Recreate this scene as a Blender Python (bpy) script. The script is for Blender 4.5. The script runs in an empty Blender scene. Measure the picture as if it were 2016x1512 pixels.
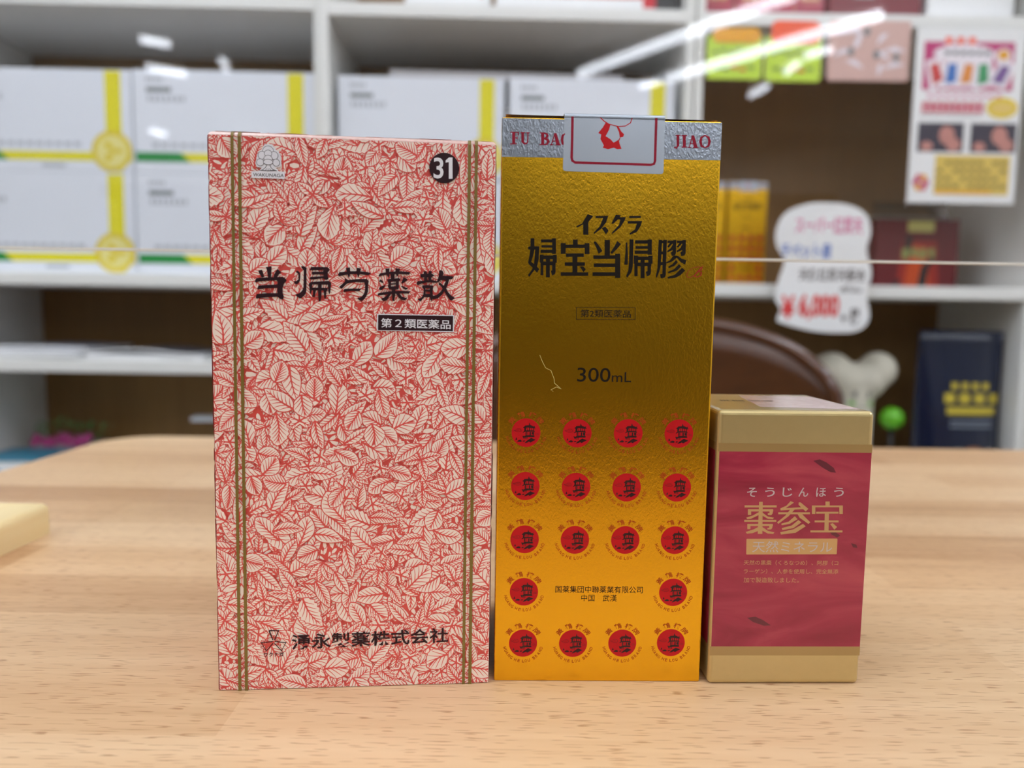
import bpy, bmesh, math, random
from math import sin, cos, pi, radians
from mathutils import Vector, Matrix
from mathutils.geometry import tessellate_polygon

scene = bpy.context.scene
COL = scene.collection
TZ = 0.74                                   # height of the table top

# ------------------------------------------------------------------ camera, world, exposure
cam_d = bpy.data.cameras.new('camera')
cam = bpy.data.objects.new('camera', cam_d)
COL.objects.link(cam)
scene.camera = cam
cam_d.sensor_width = 36.0
cam_d.lens = 26.0
cam_d.clip_start = 0.01
cam_d.clip_end = 50
PITCH, ROLL = 0.09164, 0.0164
_f = Vector((0, cos(PITCH), -sin(PITCH)))
_u0 = Vector((0, sin(PITCH), cos(PITCH)))
_x = Vector((1, 0, 0))
_r = cos(ROLL) * _x + sin(ROLL) * _u0
_u = -sin(ROLL) * _x + cos(ROLL) * _u0
cam.matrix_world = Matrix(((_r.x, _u.x, -_f.x, 0), (_r.y, _u.y, -_f.y, 0), (_r.z, _u.z, -_f.z, TZ + 0.12301), (0, 0, 0, 1)))
cam_d.dof.use_dof = True
cam_d.dof.focus_distance = 0.247
cam_d.dof.aperture_fstop = 7.2              # lens 26 mm: about a 3 mm opening

world = bpy.data.worlds.new('world')
scene.world = world
world.use_nodes = True
world.node_tree.nodes['Background'].inputs[0].default_value = (0.9, 0.95, 1, 1)
world.node_tree.nodes['Background'].inputs[1].default_value = 0.3
scene.view_settings.view_transform = 'Standard'
scene.view_settings.look = 'None'
scene.view_settings.gamma = 1
scene.view_settings.use_curve_mapping = False
scene.view_settings.exposure = 0.52
scene.cycles.use_denoising = True
scene.cycles.max_bounces = 8
LAMP = 9.0

# ------------------------------------------------------------------ materials
def srgb(r, g, b):
    def f(c):
        c /= 255.0
        return c / 12.92 if c <= 0.04045 else ((c + 0.055) / 1.055) ** 2.4
    return (f(r), f(g), f(b), 1)

MATS = {}
def mat(name, rgb, rough=0.5, metal=0.0, var=0.06, scale=30.0, bump=0.0, bscale=300.0, coat=0.0, emit=None, spec=0.5, trans=0.0):
    """Principled material with a procedural noise variation of its colour and an optional noise bump."""
    if name in MATS: return MATS[name]
    m = bpy.data.materials.new(name); m.use_nodes = True
    nt = m.node_tree; n = nt.nodes; bs = n['Principled BSDF']
    tc = n.new('ShaderNodeTexCoord')
    ns = n.new('ShaderNodeTexNoise'); ns.inputs['Scale'].default_value = scale; ns.inputs['Detail'].default_value = 4
    nt.links.new(tc.outputs['Object'], ns.inputs['Vector'])
    mx = n.new('ShaderNodeMix'); mx.data_type = 'RGBA'
    c = srgb(*rgb)
    mx.inputs[6].default_value = tuple(min(1, v * (1 - var)) for v in c[:3]) + (1,)
    mx.inputs[7].default_value = tuple(min(1, v * (1 + var)) for v in c[:3]) + (1,)
    nt.links.new(ns.outputs['Fac'], mx.inputs[0])
    nt.links.new(mx.outputs[2], bs.inputs['Base Color'])
    bs.inputs['Roughness'].default_value = rough
    bs.inputs['Metallic'].default_value = metal
    bs.inputs['Specular IOR Level'].default_value = spec
    bs.inputs['Coat Weight'].default_value = coat
    bs.inputs['Coat Roughness'].default_value = 0.08
    bs.inputs['Transmission Weight'].default_value = trans
    if emit:
        bs.inputs['Emission Color'].default_value = srgb(*emit[0]); bs.inputs['Emission Strength'].default_value = emit[1]
    if bump:
        n2 = n.new('ShaderNodeTexNoise'); n2.inputs['Scale'].default_value = bscale; n2.inputs['Detail'].default_value = 2
        nt.links.new(tc.outputs['Object'], n2.inputs['Vector'])
        bp = n.new('ShaderNodeBump'); bp.inputs['Strength'].default_value = bump; bp.inputs['Distance'].default_value = 0.001
        nt.links.new(n2.outputs['Fac'], bp.inputs['Height']); nt.links.new(bp.outputs['Normal'], bs.inputs['Normal'])
    MATS[name] = m
    return m

def wood(name, cols, stave=(0.42, 0.043), rough=0.42, fleck=True, grain=1.0, axis='x', fleck_rgb=(150, 90, 44)):
    """Laminated beech: staves of differing tone, streaky grain, short dark flecks along the grain."""
    m = bpy.data.materials.new(name); m.use_nodes = True
    nt = m.node_tree; n = nt.nodes; L = nt.links; bs = n['Principled BSDF']
    tc = n.new('ShaderNodeTexCoord')
    base = n.new('ShaderNodeMapping'); L.new(tc.outputs['Object'], base.inputs['Vector'])
    if axis == 'y': base.inputs['Rotation'].default_value = (0, 0, pi / 2)
    if axis == 'z': base.inputs['Rotation'].default_value = (0, pi / 2, 0)
    # staves
    br = n.new('ShaderNodeTexBrick'); L.new(base.outputs[0], br.inputs['Vector'])
    br.offset = 0.37; br.inputs['Scale'].default_value = 1.0; br.inputs['Mortar Size'].default_value = 0.0
    br.inputs['Brick Width'].default_value = stave[0]; br.inputs['Row Height'].default_value = stave[1]
    br.inputs['Color1'].default_value = (0, 0, 0, 1); br.inputs['Color2'].default_value = (1, 1, 1, 1)
    def noise(sx, sy, sz, detail=4, dist=0.0):
        mp = n.new('ShaderNodeMapping'); mp.inputs['Scale'].default_value = (sx, sy, sz); L.new(base.outputs[0], mp.inputs['Vector'])
        t = n.new('ShaderNodeTexNoise'); t.inputs['Scale'].default_value = 1.0; t.inputs['Detail'].default_value = detail
        t.inputs['Distortion'].default_value = dist
        L.new(mp.outputs[0], t.inputs['Vector']); return t
    g1 = noise(5, 70, 70, 3, 0.6); g2 = noise(14, 380, 380, 3)
    def math_(op, a, b):
        k = n.new('ShaderNodeMath'); k.operation = op
        for i, v in enumerate((a, b)):
            if isinstance(v, (int, float)): k.inputs[i].default_value = v
            else: L.new(v, k.inputs[i])
        return k.outputs[0]
    s = math_('ADD', math_('MULTIPLY', br.outputs['Color'], 0.45), math_('ADD', math_('MULTIPLY', g1.outputs['Fac'], 0.55 * grain), math_('MULTIPLY', g2.outputs['Fac'], 0.25 * grain)))
    rp = n.new('ShaderNodeValToRGB'); L.new(s, rp.inputs['Fac'])
    el = rp.color_ramp.elements
    el[0].position = 0.28; el[0].color = srgb(*cols[0]); el[1].position = 0.95; el[1].color = srgb(*cols[2])
    e = el.new(0.6); e.color = srgb(*cols[1])
    out = rp.outputs['Color']
    if fleck:
        f = noise(120, 1700, 1700, 0)
        k = n.new('ShaderNodeValToRGB'); L.new(f.outputs['Fac'], k.inputs['Fac'])
        k.color_ramp.elements[0].position = 0.66; k.color_ramp.elements[0].color = (0, 0, 0, 1)
        k.color_ramp.elements[1].position = 0.73; k.color_ramp.elements[1].color = (0.6, 0.6, 0.6, 1)
        mx = n.new('ShaderNodeMix'); mx.data_type = 'RGBA'; L.new(k.outputs['Color'], mx.inputs[0])
        L.new(out, mx.inputs[6]); mx.inputs[7].default_value = srgb(*fleck_rgb); out = mx.outputs[2]
    L.new(out, bs.inputs['Base Color'])
    bs.inputs['Roughness'].default_value = rough
    return m

def foil(name, rgb, rough, bump=0.13):
    """Metallised foil board with the fine wrinkled orange-peel of a laminated carton."""
    m = bpy.data.materials.new(name); m.use_nodes = True
    nt = m.node_tree; n = nt.nodes; L = nt.links; bs = n['Principled BSDF']
    tc = n.new('ShaderNodeTexCoord')
    mp = n.new('ShaderNodeMapping'); mp.inputs['Scale'].default_value = (1.0, 1.0, 0.55); L.new(tc.outputs['Object'], mp.inputs['Vector'])
    a = n.new('ShaderNodeTexNoise'); a.inputs['Scale'].default_value = 1250; a.inputs['Detail'].default_value = 2; a.inputs['Distortion'].default_value = 0.8
    b = n.new('ShaderNodeTexNoise'); b.inputs['Scale'].default_value = 26; b.inputs['Detail'].default_value = 2
    L.new(mp.outputs[0], a.inputs['Vector']); L.new(mp.outputs[0], b.inputs['Vector'])
    b1 = n.new('ShaderNodeBump'); b1.inputs['Strength'].default_value = bump; b1.inputs['Distance'].default_value = 0.0004
    L.new(a.outputs['Fac'], b1.inputs['Height'])
    b2 = n.new('ShaderNodeBump'); b2.inputs['Strength'].default_value = 0.2; b2.inputs['Distance'].default_value = 0.0016
    L.new(b.outputs['Fac'], b2.inputs['Height']); L.new(b1.outputs['Normal'], b2.inputs['Normal'])
    L.new(b2.outputs['Normal'], bs.inputs['Normal'])
    bs.inputs['Base Color'].default_value = srgb(*rgb)
    bs.inputs['Metallic'].default_value = 1.0
    bs.inputs['Roughness'].default_value = rough
    return m

def clear_sheet(name, tint=(1, 1, 1), rough=0.0):
    """Thin clear plastic: light passes straight through, the surface mirrors by its Fresnel share."""
    m = bpy.data.materials.new(name); m.use_nodes = True
    nt = m.node_tree; n = nt.nodes; L = nt.links
    n.remove(n['Principled BSDF'])
    tr = n.new('ShaderNodeBsdfTransparent'); tr.inputs[0].default_value = tuple(tint) + (1,)
    gl = n.new('ShaderNodeBsdfGlossy'); gl.inputs['Roughness'].default_value = rough
    fr = n.new('ShaderNodeFresnel'); fr.inputs['IOR'].default_value = 1.49
    sm = n.new('ShaderNodeTexNoise'); sm.inputs['Scale'].default_value = 3.0
    tc = n.new('ShaderNodeTexCoord'); L.new(tc.outputs['Object'], sm.inputs['Vector'])
    bp = n.new('ShaderNodeBump'); bp.inputs['Strength'].default_value = 0.02; bp.inputs['Distance'].default_value = 0.002
    L.new(sm.outputs['Fac'], bp.inputs['Height']); L.new(bp.outputs['Normal'], gl.inputs['Normal'])
    mx = n.new('ShaderNodeMixShader'); L.new(fr.outputs[0], mx.inputs[0]); L.new(tr.outputs[0], mx.inputs[1]); L.new(gl.outputs[0], mx.inputs[2])
    L.new(mx.outputs[0], n['Material Output'].inputs['Surface'])
    return m

# ------------------------------------------------------------------ objects
def tag(o, label=None, cat=None, group=None, kind=None):
    if label: o['label'] = label
    if cat: o['category'] = cat
    if group: o['group'] = group
    if kind: o['kind'] = kind
    return o

def thing(name, loc, rotz=0.0, label=None, cat=None, group=None):
    o = bpy.data.objects.new(name, None); COL.objects.link(o)
    o.location = loc; o.rotation_euler = (0, 0, rotz); o.empty_display_size = 0.02
    return tag(o, label, cat, group)

def copy_tree(o, parent=None):
    c = o.copy(); COL.objects.link(c)
    c.parent = parent
    for ch in list(o.children): copy_tree(ch, c)
    return c

class MB:
    """Collects faces with materials; build() links them as one mesh object."""
    def __init__(s): s.v = []; s.f = []; s.m = []; s.mats = []; s.sm = []; s.nf = 0
    def mi(s, m):
        if m not in s.mats: s.mats.append(m)
        return s.mats.index(m)
    def face(s, pts, m, smooth=False):
        i = len(s.v); s.v += [tuple(p) for p in pts]; s.f.append(tuple(range(i, i + len(pts)))); s.m.append(s.mi(m)); s.sm.append(smooth)
    def mesh_bm(s, bm, m, smooth=False):
        i = len(s.v); k = s.mi(m)
        bm.verts.index_update()
        s.v += [tuple(v.co) for v in bm.verts]
        for f in bm.faces: s.f.append(tuple(i + v.index for v in f.verts)); s.m.append(k); s.sm.append(smooth)
        bm.free()
    def box(s, c, d, m, bevel=0.0, seg=2, rotz=0.0, smooth=False):
        bm = bmesh.new(); bmesh.ops.create_cube(bm, size=1.0)
        bmesh.ops.scale(bm, vec=d, verts=bm.verts)
        if bevel: bmesh.ops.bevel(bm, geom=bm.edges[:], offset=bevel, segments=seg, profile=0.5, affect='EDGES')
        bmesh.ops.transform(bm, matrix=Matrix.Translation(c) @ Matrix.Rotation(rotz, 4, 'Z'), verts=bm.verts)
        s.mesh_bm(bm, m, smooth); return s
    def cyl(s, p0, p1, r0, r1, m, n=20, cap=True):
        p0 = Vector(p0); p1 = Vector(p1); d = p1 - p0
        bm = bmesh.new(); bmesh.ops.create_cone(bm, cap_ends=cap, segments=n, radius1=r0, radius2=r1, depth=d.length)
        q = Vector((0, 0, 1)).rotation_difference(d.normalized()).to_matrix().to_4x4()
        bmesh.ops.transform(bm, matrix=Matrix.Translation((p0 + p1) / 2) @ q, verts=bm.verts)
        s.mesh_bm(bm, m, True); return s
    def ball(s, c, r, m, sc=(1, 1, 1), u=20):
        bm = bmesh.new(); bmesh.ops.create_uvsphere(bm, u_segments=u, v_segments=u // 2 + 2, radius=r)
        bmesh.ops.transform(bm, matrix=Matrix.Translation(c) @ Matrix.Diagonal((*sc, 1)), verts=bm.verts)
        s.mesh_bm(bm, m, True); return s
    def tube(s, pts, r, m, n=8):
        pts = [Vector(p) for p in pts]; rings = []
        for i, p in enumerate(pts):
            t = (pts[min(i + 1, len(pts) - 1)] - pts[max(i - 1, 0)]).normalized()
            a = t.cross(Vector((0, 0, 1)) if abs(t.z) < 0.9 else Vector((1, 0, 0))).normalized(); b = t.cross(a)
            rr = r[i] if isinstance(r, (list, tuple)) else r
            rings.append([p + rr * (cos(2 * pi * k / n) * a + sin(2 * pi * k / n) * b) for k in range(n)])
        for i in range(len(pts) - 1):
            for k in range(n): s.face([rings[i][k], rings[i][(k + 1) % n], rings[i + 1][(k + 1) % n], rings[i + 1][k]], m, True)
        s.face(rings[0], m); s.face(rings[-1][::-1], m); return s
    def grid(s, fn, nu, nv, m, smooth=True):
        for i in range(nu):
            for j in range(nv):
                s.face([fn(i / nu, j / nv), fn((i + 1) / nu, j / nv), fn((i + 1) / nu, (j + 1) / nv), fn(i / nu, (j + 1) / nv)], m, smooth)
        return s
    def build(s, name, parent=None, loc=(0, 0, 0), weld=True):
        me = bpy.data.meshes.new(name); me.from_pydata(s.v, [], s.f)
        for m in s.mats: me.materials.append(m)
        me.polygons.foreach_set('material_index', s.m)
        me.polygons.foreach_set('use_smooth', s.sm)
        if weld and any(s.sm):
            bm = bmesh.new(); bm.from_mesh(me); bmesh.ops.remove_doubles(bm, verts=bm.verts, dist=1e-6); bm.to_mesh(me); bm.free()
        me.update()
        o = bpy.data.objects.new(name, me); COL.objects.link(o); o.location = loc
        if parent: o.parent = parent
        return o

# ---- flat printing on a face: 2D shapes in hundredths of a millimetre mapped by fn(x, z, lift)
def pts2(l): return [(l[i], l[i + 1]) for i in range(0, len(l), 2)]
def flat(mb, pts, fn, lift, m):
    lift += 0.002 * (mb.nf % 40); mb.nf += 1          # each patch a hair above the last, so that none coincide
    for t in tessellate_polygon([[Vector((p[0], p[1], 0)) for p in pts]]):
        a, b, c = (pts[i] for i in t)
        if (b[0] - a[0]) * (c[1] - a[1]) - (b[1] - a[1]) * (c[0] - a[0]) < 0: b, c = c, b
        mb.face([fn(a[0], a[1], lift), fn(b[0], b[1], lift), fn(c[0], c[1], lift)], m)
def disc_pts(cx, cy, rx, ry=None, n=40): return [(cx + rx * cos(2 * pi * k / n), cy + (ry or rx) * sin(2 * pi * k / n)) for k in range(n)]
def stroke_quads(l, closed=False):
    P = [(l[i], l[i + 1], l[i + 2]) for i in range(0, len(l), 3)]; out = []; n = len(P); nor = []
    for i in range(n):
        a = P[max(i - 1, 0)]; b = P[min(i + 1, n - 1)]
        dx, dy = b[0] - a[0], b[1] - a[1]; q = math.hypot(dx, dy) or 1; nor.append((-dy / q, dx / q))
    for i in range(n - 1):
        a, b = P[i], P[i + 1]; na, nb = nor[i], nor[i + 1]
        out.append([(a[0] + na[0] * a[2] / 2, a[1] + na[1] * a[2] / 2), (a[0] - na[0] * a[2] / 2, a[1] - na[1] * a[2] / 2),
                    (b[0] - nb[0] * b[2] / 2, b[1] - nb[1] * b[2] / 2), (b[0] + nb[0] * b[2] / 2, b[1] + nb[1] * b[2] / 2)])
    return out
def shapes(mb, items, fn, lift, m):
    for it in items:
        if it[0] == 'P': flat(mb, pts2(it[1:]), fn, lift, m)
        elif it[0] == 'S':
            for q in stroke_quads(it[1:]): flat(mb, q, fn, lift, m)
            k = it[1:]
            for i in range(3, len(k) - 3, 3): flat(mb, disc_pts(k[i], k[i + 1], k[i + 2] / 2, n=10), fn, lift, m)
        elif it[0] == 'E': flat(mb, disc_pts(it[1], it[2], it[3], it[4]), fn, lift, m)

_txt = {}
def glyphs(s, weight=0.0):
    """Triangles of a text in Blender's own font (x right, y up), with its bounding box."""
    if (s, weight) in _txt: return _txt[(s, weight)]
    c = bpy.data.curves.new('text', 'FONT'); c.body = s; c.size = 1; c.offset = weight; c.resolution_u = 4
    o = bpy.data.objects.new('text', c); COL.objects.link(o)
    bpy.context.view_layer.update()
    me = bpy.data.meshes.new_from_object(o.evaluated_get(bpy.context.evaluated_depsgraph_get()))
    V = [(v.co.x, v.co.y) for v in me.vertices]; T = [[V[i] for i in p.vertices] for p in me.polygons]
    bpy.data.objects.remove(o); bpy.data.curves.remove(c); bpy.data.meshes.remove(me)
    xs = [v[0] for v in V]; ys = [v[1] for v in V]
    _txt[(s, weight)] = (T, (min(xs), min(ys), max(xs), max(ys)))
    return _txt[(s, weight)]
def text_in(mb, s, bb, fn, lift, m, weight=0.0, shear=0.0, slope=0.0):
    """Fit a line of text into bb = x0, y0, x1, y1 on a face."""
    T, (a, b, c, d) = glyphs(s, weight)
    sx = (bb[2] - bb[0]) / (c - a); sy = (bb[3] - bb[1]) / (d - b)
    for t in T:
        q = []
        for x, y in t:
            X = bb[0] + (x - a) * sx; Y = bb[1] + (y - b) * sy
            q.append(fn(X + shear * (Y - bb[1]), Y + slope * (X - bb[0]), lift))
        mb.face(q, m)

# ------------------------------------------------------------------ print outlines, hundredths of a millimetre on each carton front
DATA = {
 'red_title': [["S",1503,13587,116,1533,13513,116,1592,13378,80],["S",1767,13698,178,1784,13581,129,1787,13369,92],["S",2090,13587,141,2022,13511,129,1946,13373,92],["P",1340,13254,1396,13343,1530,13352,1910,13382,2192,13397,2277,13342,2307,13274,2226,13204,2054,13201,2007,13287,1712,13268,1468,13238,1364,13211],["P",2055,13275,2289,13280,2220,13179,2182,13053,2180,12891,2215,12791,2196,12722,2159,12696,2098,12720,2013,12788,2024,13175],["P",1410,13019,1448,13114,1711,13138,2079,13164,2077,13061,1709,13038,1415,12995],["P",1363,12763,1401,12857,1707,12882,2063,12891,2062,12782,1706,12763,1381,12710],["P",2587,13548,2612,13599,2661,13594,2716,13539,2723,13414,2713,13289,2657,13200,2607,13168,2552,13198,2522,13266,2608,13281,2671,13338,2666,13475,2636,13525],["P",2755,13739,2835,13738,2920,13693,2913,13593,2914,13218,2902,12967,2864,12866,2764,12764,2708,12738,2628,12787,2561,12854,2691,12901,2778,12990,2816,13091,2833,13604,2760,13696],["P",3006,13620,3056,13721,3563,13726,3631,13646,3562,13570,3501,13643],["P",3427,13654,3563,13632,3562,13457,3586,13370,3524,13324,3437,13367],["S",3079,13528,92,3500,13549,73],["P",3004,13358,3041,13415,3475,13449,3524,13343,3412,13379,3065,13328],["P",2971,13169,3040,13258,3598,13301,3666,13246,3634,13182,3064,13184,3002,13132],["S",3040,13221,104,3038,13020,73,3031,12894,24],["S",3616,13232,104,3609,13019,73,3610,12899,24],["S",3075,13040,86,3559,13043,80],["S",3319,13251,116,3315,12824,98,3310,12661,49],["S",3162,13048,86,3136,12846,73,3111,12796,86],["S",3478,13041,104,3476,12758,43],["P",3880,13501,3936,13603,3955,13578,4204,13615,4516,13624,4703,13613,4904,13573,4816,13502,4516,13534,4204,13521,3904,13452],["S",4186,13727,131,4204,13571,100,4218,13421,31],["S",4522,13722,137,4509,13577,106,4503,13445,31],["P",3903,13112,4090,13292,4078,13411,4184,13338,4453,13375,4766,13388,4834,13314,4778,13243,4690,13279,4452,13287,4265,13258,4153,13231,3990,13064],["P",4678,13292,4828,13307,4803,13206,4800,13004,4765,12877,4702,12775,4589,12690,4526,12721,4464,12776,4601,12823,4677,12926,4708,13027,4715,13204],["P",4039,12964,4065,13059,4202,13074,4596,13082,4539,12999,4264,13000],["P",5129,13503,5180,13573,5456,13623,5771,13649,6087,13637,6125,13606,6075,13548,5771,13561,5456,13545,5142,13478],["S",5406,13729,131,5418,13597,100,5437,13465,44],["S",5733,13730,144,5714,13616,119,5715,13496,44],["S",5570,13563,119,5570,13373,112],["P",5368,13369,5456,13402,5772,13434,5822,13391,5759,13326,5457,13320],["P",5406,13332,5520,13334,5520,13119,5482,13074,5419,13155,5444,13269],["S",5721,13351,94,5716,13098,94],["S",5482,13242,42,5722,13256,42],["S",5457,13120,90,5747,13130,90],["P",5142,13320,5198,13384,5274,13323,5280,13260,5217,13290],["P",5842,13278,5911,13469,6044,13396,5962,13318,5861,13259],["P",5148,13106,5180,13150,5362,13224,5318,13140,5230,13050,5167,13049],["P",5823,13182,5886,13190,5987,13141,6051,13136,6026,13091,5962,13071],["P",5098,12896,5129,12953,5457,13010,5773,13035,6127,13030,6077,12952,5710,12952,5457,12928,5117,12871],["S",5602,13095,112,5602,12893,94,5594,12715,56],["P",5444,12940,5526,12942,5444,12814,5381,12724,5280,12703,5205,12777,5318,12824],["P",5672,12957,5773,12959,5862,12853,6033,12812,5963,12741,5849,12751,5760,12819],["S",6582,13667,95,6602,13521,95,6603,13344,95],["S",6747,13676,95,6736,13524,95,6737,13346,88],["P",6437,13568,6532,13583,6799,13595,6882,13540,6800,13487,6444,13467],["P",6318,13287,6355,13351,6660,13386,6787,13401,6940,13370,7017,13340,6941,13310,6661,13320,6457,13265,6350,13218],["S",6502,13177,88,6661,13186,95,6840,13183,76],["P",6496,13189,6598,13191,6605,12975,6549,12834,6448,12711,6358,12780,6472,12833,6535,12936,6547,13089],["P",6738,13194,6846,13196,6828,13043,6836,12839,6792,12717,6746,12838],["S",6548,13057,63,6790,13061,63],["S",6548,12904,107,6816,12909,107],["P",7034,13695,7078,13715,7142,13685,7168,13622,7143,13545,7118,13456,7017,13333,6960,13351,7016,13517],["P",7092,13532,7322,13530,7501,13521,7438,13437,7195,13407,7042,13385],["P",7221,13433,7348,13435,7311,13282,7249,13128,7122,12934,6983,12817,6830,12788,6829,12903,6944,12918,7096,13048,7171,13203,7234,13357],["P",7011,13250,7030,13340,7171,13228,7249,13153,7301,13040,7404,12927,7533,12846,7438,12761,7367,12785,7250,12949,7146,13126,7069,13226]],
 'gold_title': [["P",970,14788,1092,14790,1099,14427,1070,14273,1009,14055,933,13964,906,14021,941,14220,970,14425],["P",903,14532,1252,14539,1254,14440,905,14434],["P",1125,14440,1254,14443,1241,14123,1206,13943,1131,13814,954,13566,907,13623,1040,13812,1095,13992,1116,14223],["P",913,14015,1009,14042,1128,13955,1267,13822,1198,13699,1065,13851,933,13964],["P",1306,14763,1785,14772,1787,14676,1308,14667],["P",1323,14578,1789,14587,1791,14511,1324,14502],["P",1300,14431,1792,14440,1794,14345,1302,14335],["P",1661,14801,1784,14804,1795,14313,1672,14310],["P",1278,14252,1822,14262,1824,14144,1280,14134],["P",1277,14277,1394,14279,1399,14030,1282,14028],["P",1692,14285,1821,14287,1827,14031,1697,14029],["P",1307,14060,1787,14069,1790,13947,1310,13939],["P",1477,14179,1603,14181,1616,13565,1490,13563],["P",1308,14047,1392,14049,1400,13626,1316,13624],["P",1677,14054,1787,14056,1795,13723,1764,13658,1680,13624,1644,13765,1683,13785],["P",1943,14660,2098,14663,2106,14318,1950,14315],["P",2714,14669,2864,14672,2873,14326,2723,14324],["P",1983,14610,2839,14626,2842,14518,1985,14501],["P",2329,14776,2485,14779,2489,14581,2334,14578],["P",2119,14331,2690,14342,2693,14233,2121,14223],["P",2327,14323,2483,14326,2498,13684,2342,13681],["P",2086,14049,2730,14061,2733,13952,2089,13940],["P",1964,13726,2849,13742,2852,13633,1966,13617],["P",2577,13917,2681,13932,2768,13843,2692,13746],["P",3002,14700,3053,14739,3167,14607,3289,14430,3168,14338,3091,14529],["P",3351,14783,3520,14786,3536,14217,3367,14214],["P",3755,14753,3881,14666,3768,14516,3598,14340,3550,14390,3663,14565],["P",3000,14284,3866,14300,3869,14191,3003,14175],["P",3020,14028,3861,14043,3864,13930,3023,13915],["P",2988,13745,3869,13760,3872,13647,2991,13631],["P",3702,14348,3864,14352,3888,13580,3724,13577],["P",4036,14713,4082,14714,4112,14356,4116,14010,4005,14010,4033,14380],["P",4157,14812,4281,14814,4282,14359,4282,13948,4248,13780,4110,13591,4081,13668,4142,13817,4159,14100],["P",4333,14789,4868,14800,4871,14697,4337,14687],["P",4352,14604,4874,14614,4877,14535,4355,14525],["P",4331,14463,4879,14473,4882,14371,4334,14360],["P",4737,14823,4870,14825,4886,14343,4753,14340],["P",4304,14270,4912,14281,4915,14172,4308,14161],["P",4303,14302,4440,14305,4448,14048,4311,14045],["P",4773,14311,4911,14313,4919,14053,4782,14050],["P",4336,14080,4879,14090,4883,13979,4340,13969],["P",4527,14236,4658,14238,4679,13588,4548,13586],["P",4330,14078,4437,14080,4451,13648,4344,13647],["P",4755,14086,4866,14088,4877,13753,4840,13681,4750,13647,4712,13795,4764,13815],["P",5092,14817,5203,14819,5197,14441,5186,13991,5153,13822,5069,13595,5040,13665,5084,13924,5088,14375],["P",5242,14820,5360,14822,5356,14380,5356,13994,5360,13697,5330,13625,5253,13592,5200,13597,5176,13720,5248,13734,5243,14249],["P",5093,14791,5354,14796,5357,14713,5096,14708],["P",5092,14445,5360,14450,5363,14360,5095,14355],["P",5084,14111,5365,14116,5369,14013,5087,14008],["P",5380,14797,5661,14802,5664,14726,5383,14720],["P",5562,14822,5660,14824,5661,14796,5563,14794],["P",5551,14768,5662,14770,5669,14411,5633,14327,5535,14316,5498,14421,5556,14460],["P",5461,14722,5566,14724,5414,14573,5380,14618],["P",5560,14692,5574,14512,5400,14425,5379,14470,5493,14562],["P",5687,14803,5971,14808,5974,14732,5690,14726],["P",5863,14828,5970,14830,5971,14802,5864,14800],["P",5858,14774,5972,14776,5977,14404,5941,14333,5843,14318,5812,14433,5863,14466],["P",5769,14728,5873,14730,5722,14579,5687,14623],["P",5868,14697,5881,14518,5701,14431,5686,14476,5801,14568],["P",5581,14313,5698,14328,5688,14257,5561,14139,5380,14071,5359,14103,5481,14176],["P",5646,14321,5738,14316,5859,14228,6012,14186,5971,14044,5837,14118,5701,14258],["P",5677,14186,5739,14117,5632,13999,5451,13925,5429,13976,5564,14049],["P",5780,14059,5849,13983,5716,13846,5450,13757,5429,13802,5622,13895],["P",5883,13939,5985,13857,5840,13706,5659,13612,5437,13589,5422,13640,5655,13715]],
 'gold_script_b': [["S",6576,14029,10,6513,13963,24,6413,13845,50,6287,13701,29,6171,13637,21,6065,13645,21,6036,13722,18,6097,13852,16,6250,13958,14,6434,13981,18,6533,13951,29,6517,13873,26,6413,13826,18],["S",6427,13826,18,6513,13795,42,6503,13718,37,6407,13654,24,6315,13662,24,6307,13701,44]],
 'gold_kana': [["P",2425,15199,2607,15284,2784,15589,2962,15532,2811,15328,2821,14937,2657,14934,2649,15264,2467,15160],["P",3044,15534,3442,15542,3386,15339,3227,15135,3006,14961,2992,15009,3184,15215,3279,15470,3046,15465],["P",3247,15155,3369,15198,3467,15079,3388,14956],["P",3551,15303,3687,15587,3852,15570,3812,15509,4005,15513,3980,15412,3843,15187,3581,14968,3580,15021,3799,15267,3835,15437,3753,15435,3613,15296],["P",4119,15556,4490,15563,4492,15495,4121,15487],["P",4075,15394,4536,15403,4500,15249,4382,15057,4158,14959,4145,15008,4318,15136,4374,15319,4077,15313]],
 'gold_frame': [["P",2488,12619,4409,12651,4410,12636,2488,12604],["P",2497,12228,4422,12259,4422,12245,2497,12214],["P",2488,12619,2502,12619,2512,12216,2497,12216],["P",4395,12651,4409,12651,4422,12247,4407,12247]],
 'lint': [["S",1340,11053,12,1427,10846,16,1535,10640,16,1716,10551,16,1822,10289,16,1838,10143,16,2063,9954,16],["S",2063,9954,16,1903,10019,16,1730,9924,16,1802,9867,12]],
 't_gold_class': [2634,12306,4270,12551],
 't_300': [2577,10202,3664,10663],
 't_ml': [3709,10211,4344,10533],
 't_maker': [2019,3094,4958,3333],
 't_wuhan': [2893,2805,4094,3037],
 'emblems': [938,8498,2621,8502,4304,8521,5979,8533,947,6715,2627,6707,4307,6707,5978,6723,957,4915,2633,4911,4316,4923,5982,4935,966,3115,5986,3139,967,1330,2657,1334,4323,1354,5972,1383],
 'emblem_r': 474,
 'silver_y': [17322,17355],
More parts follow.
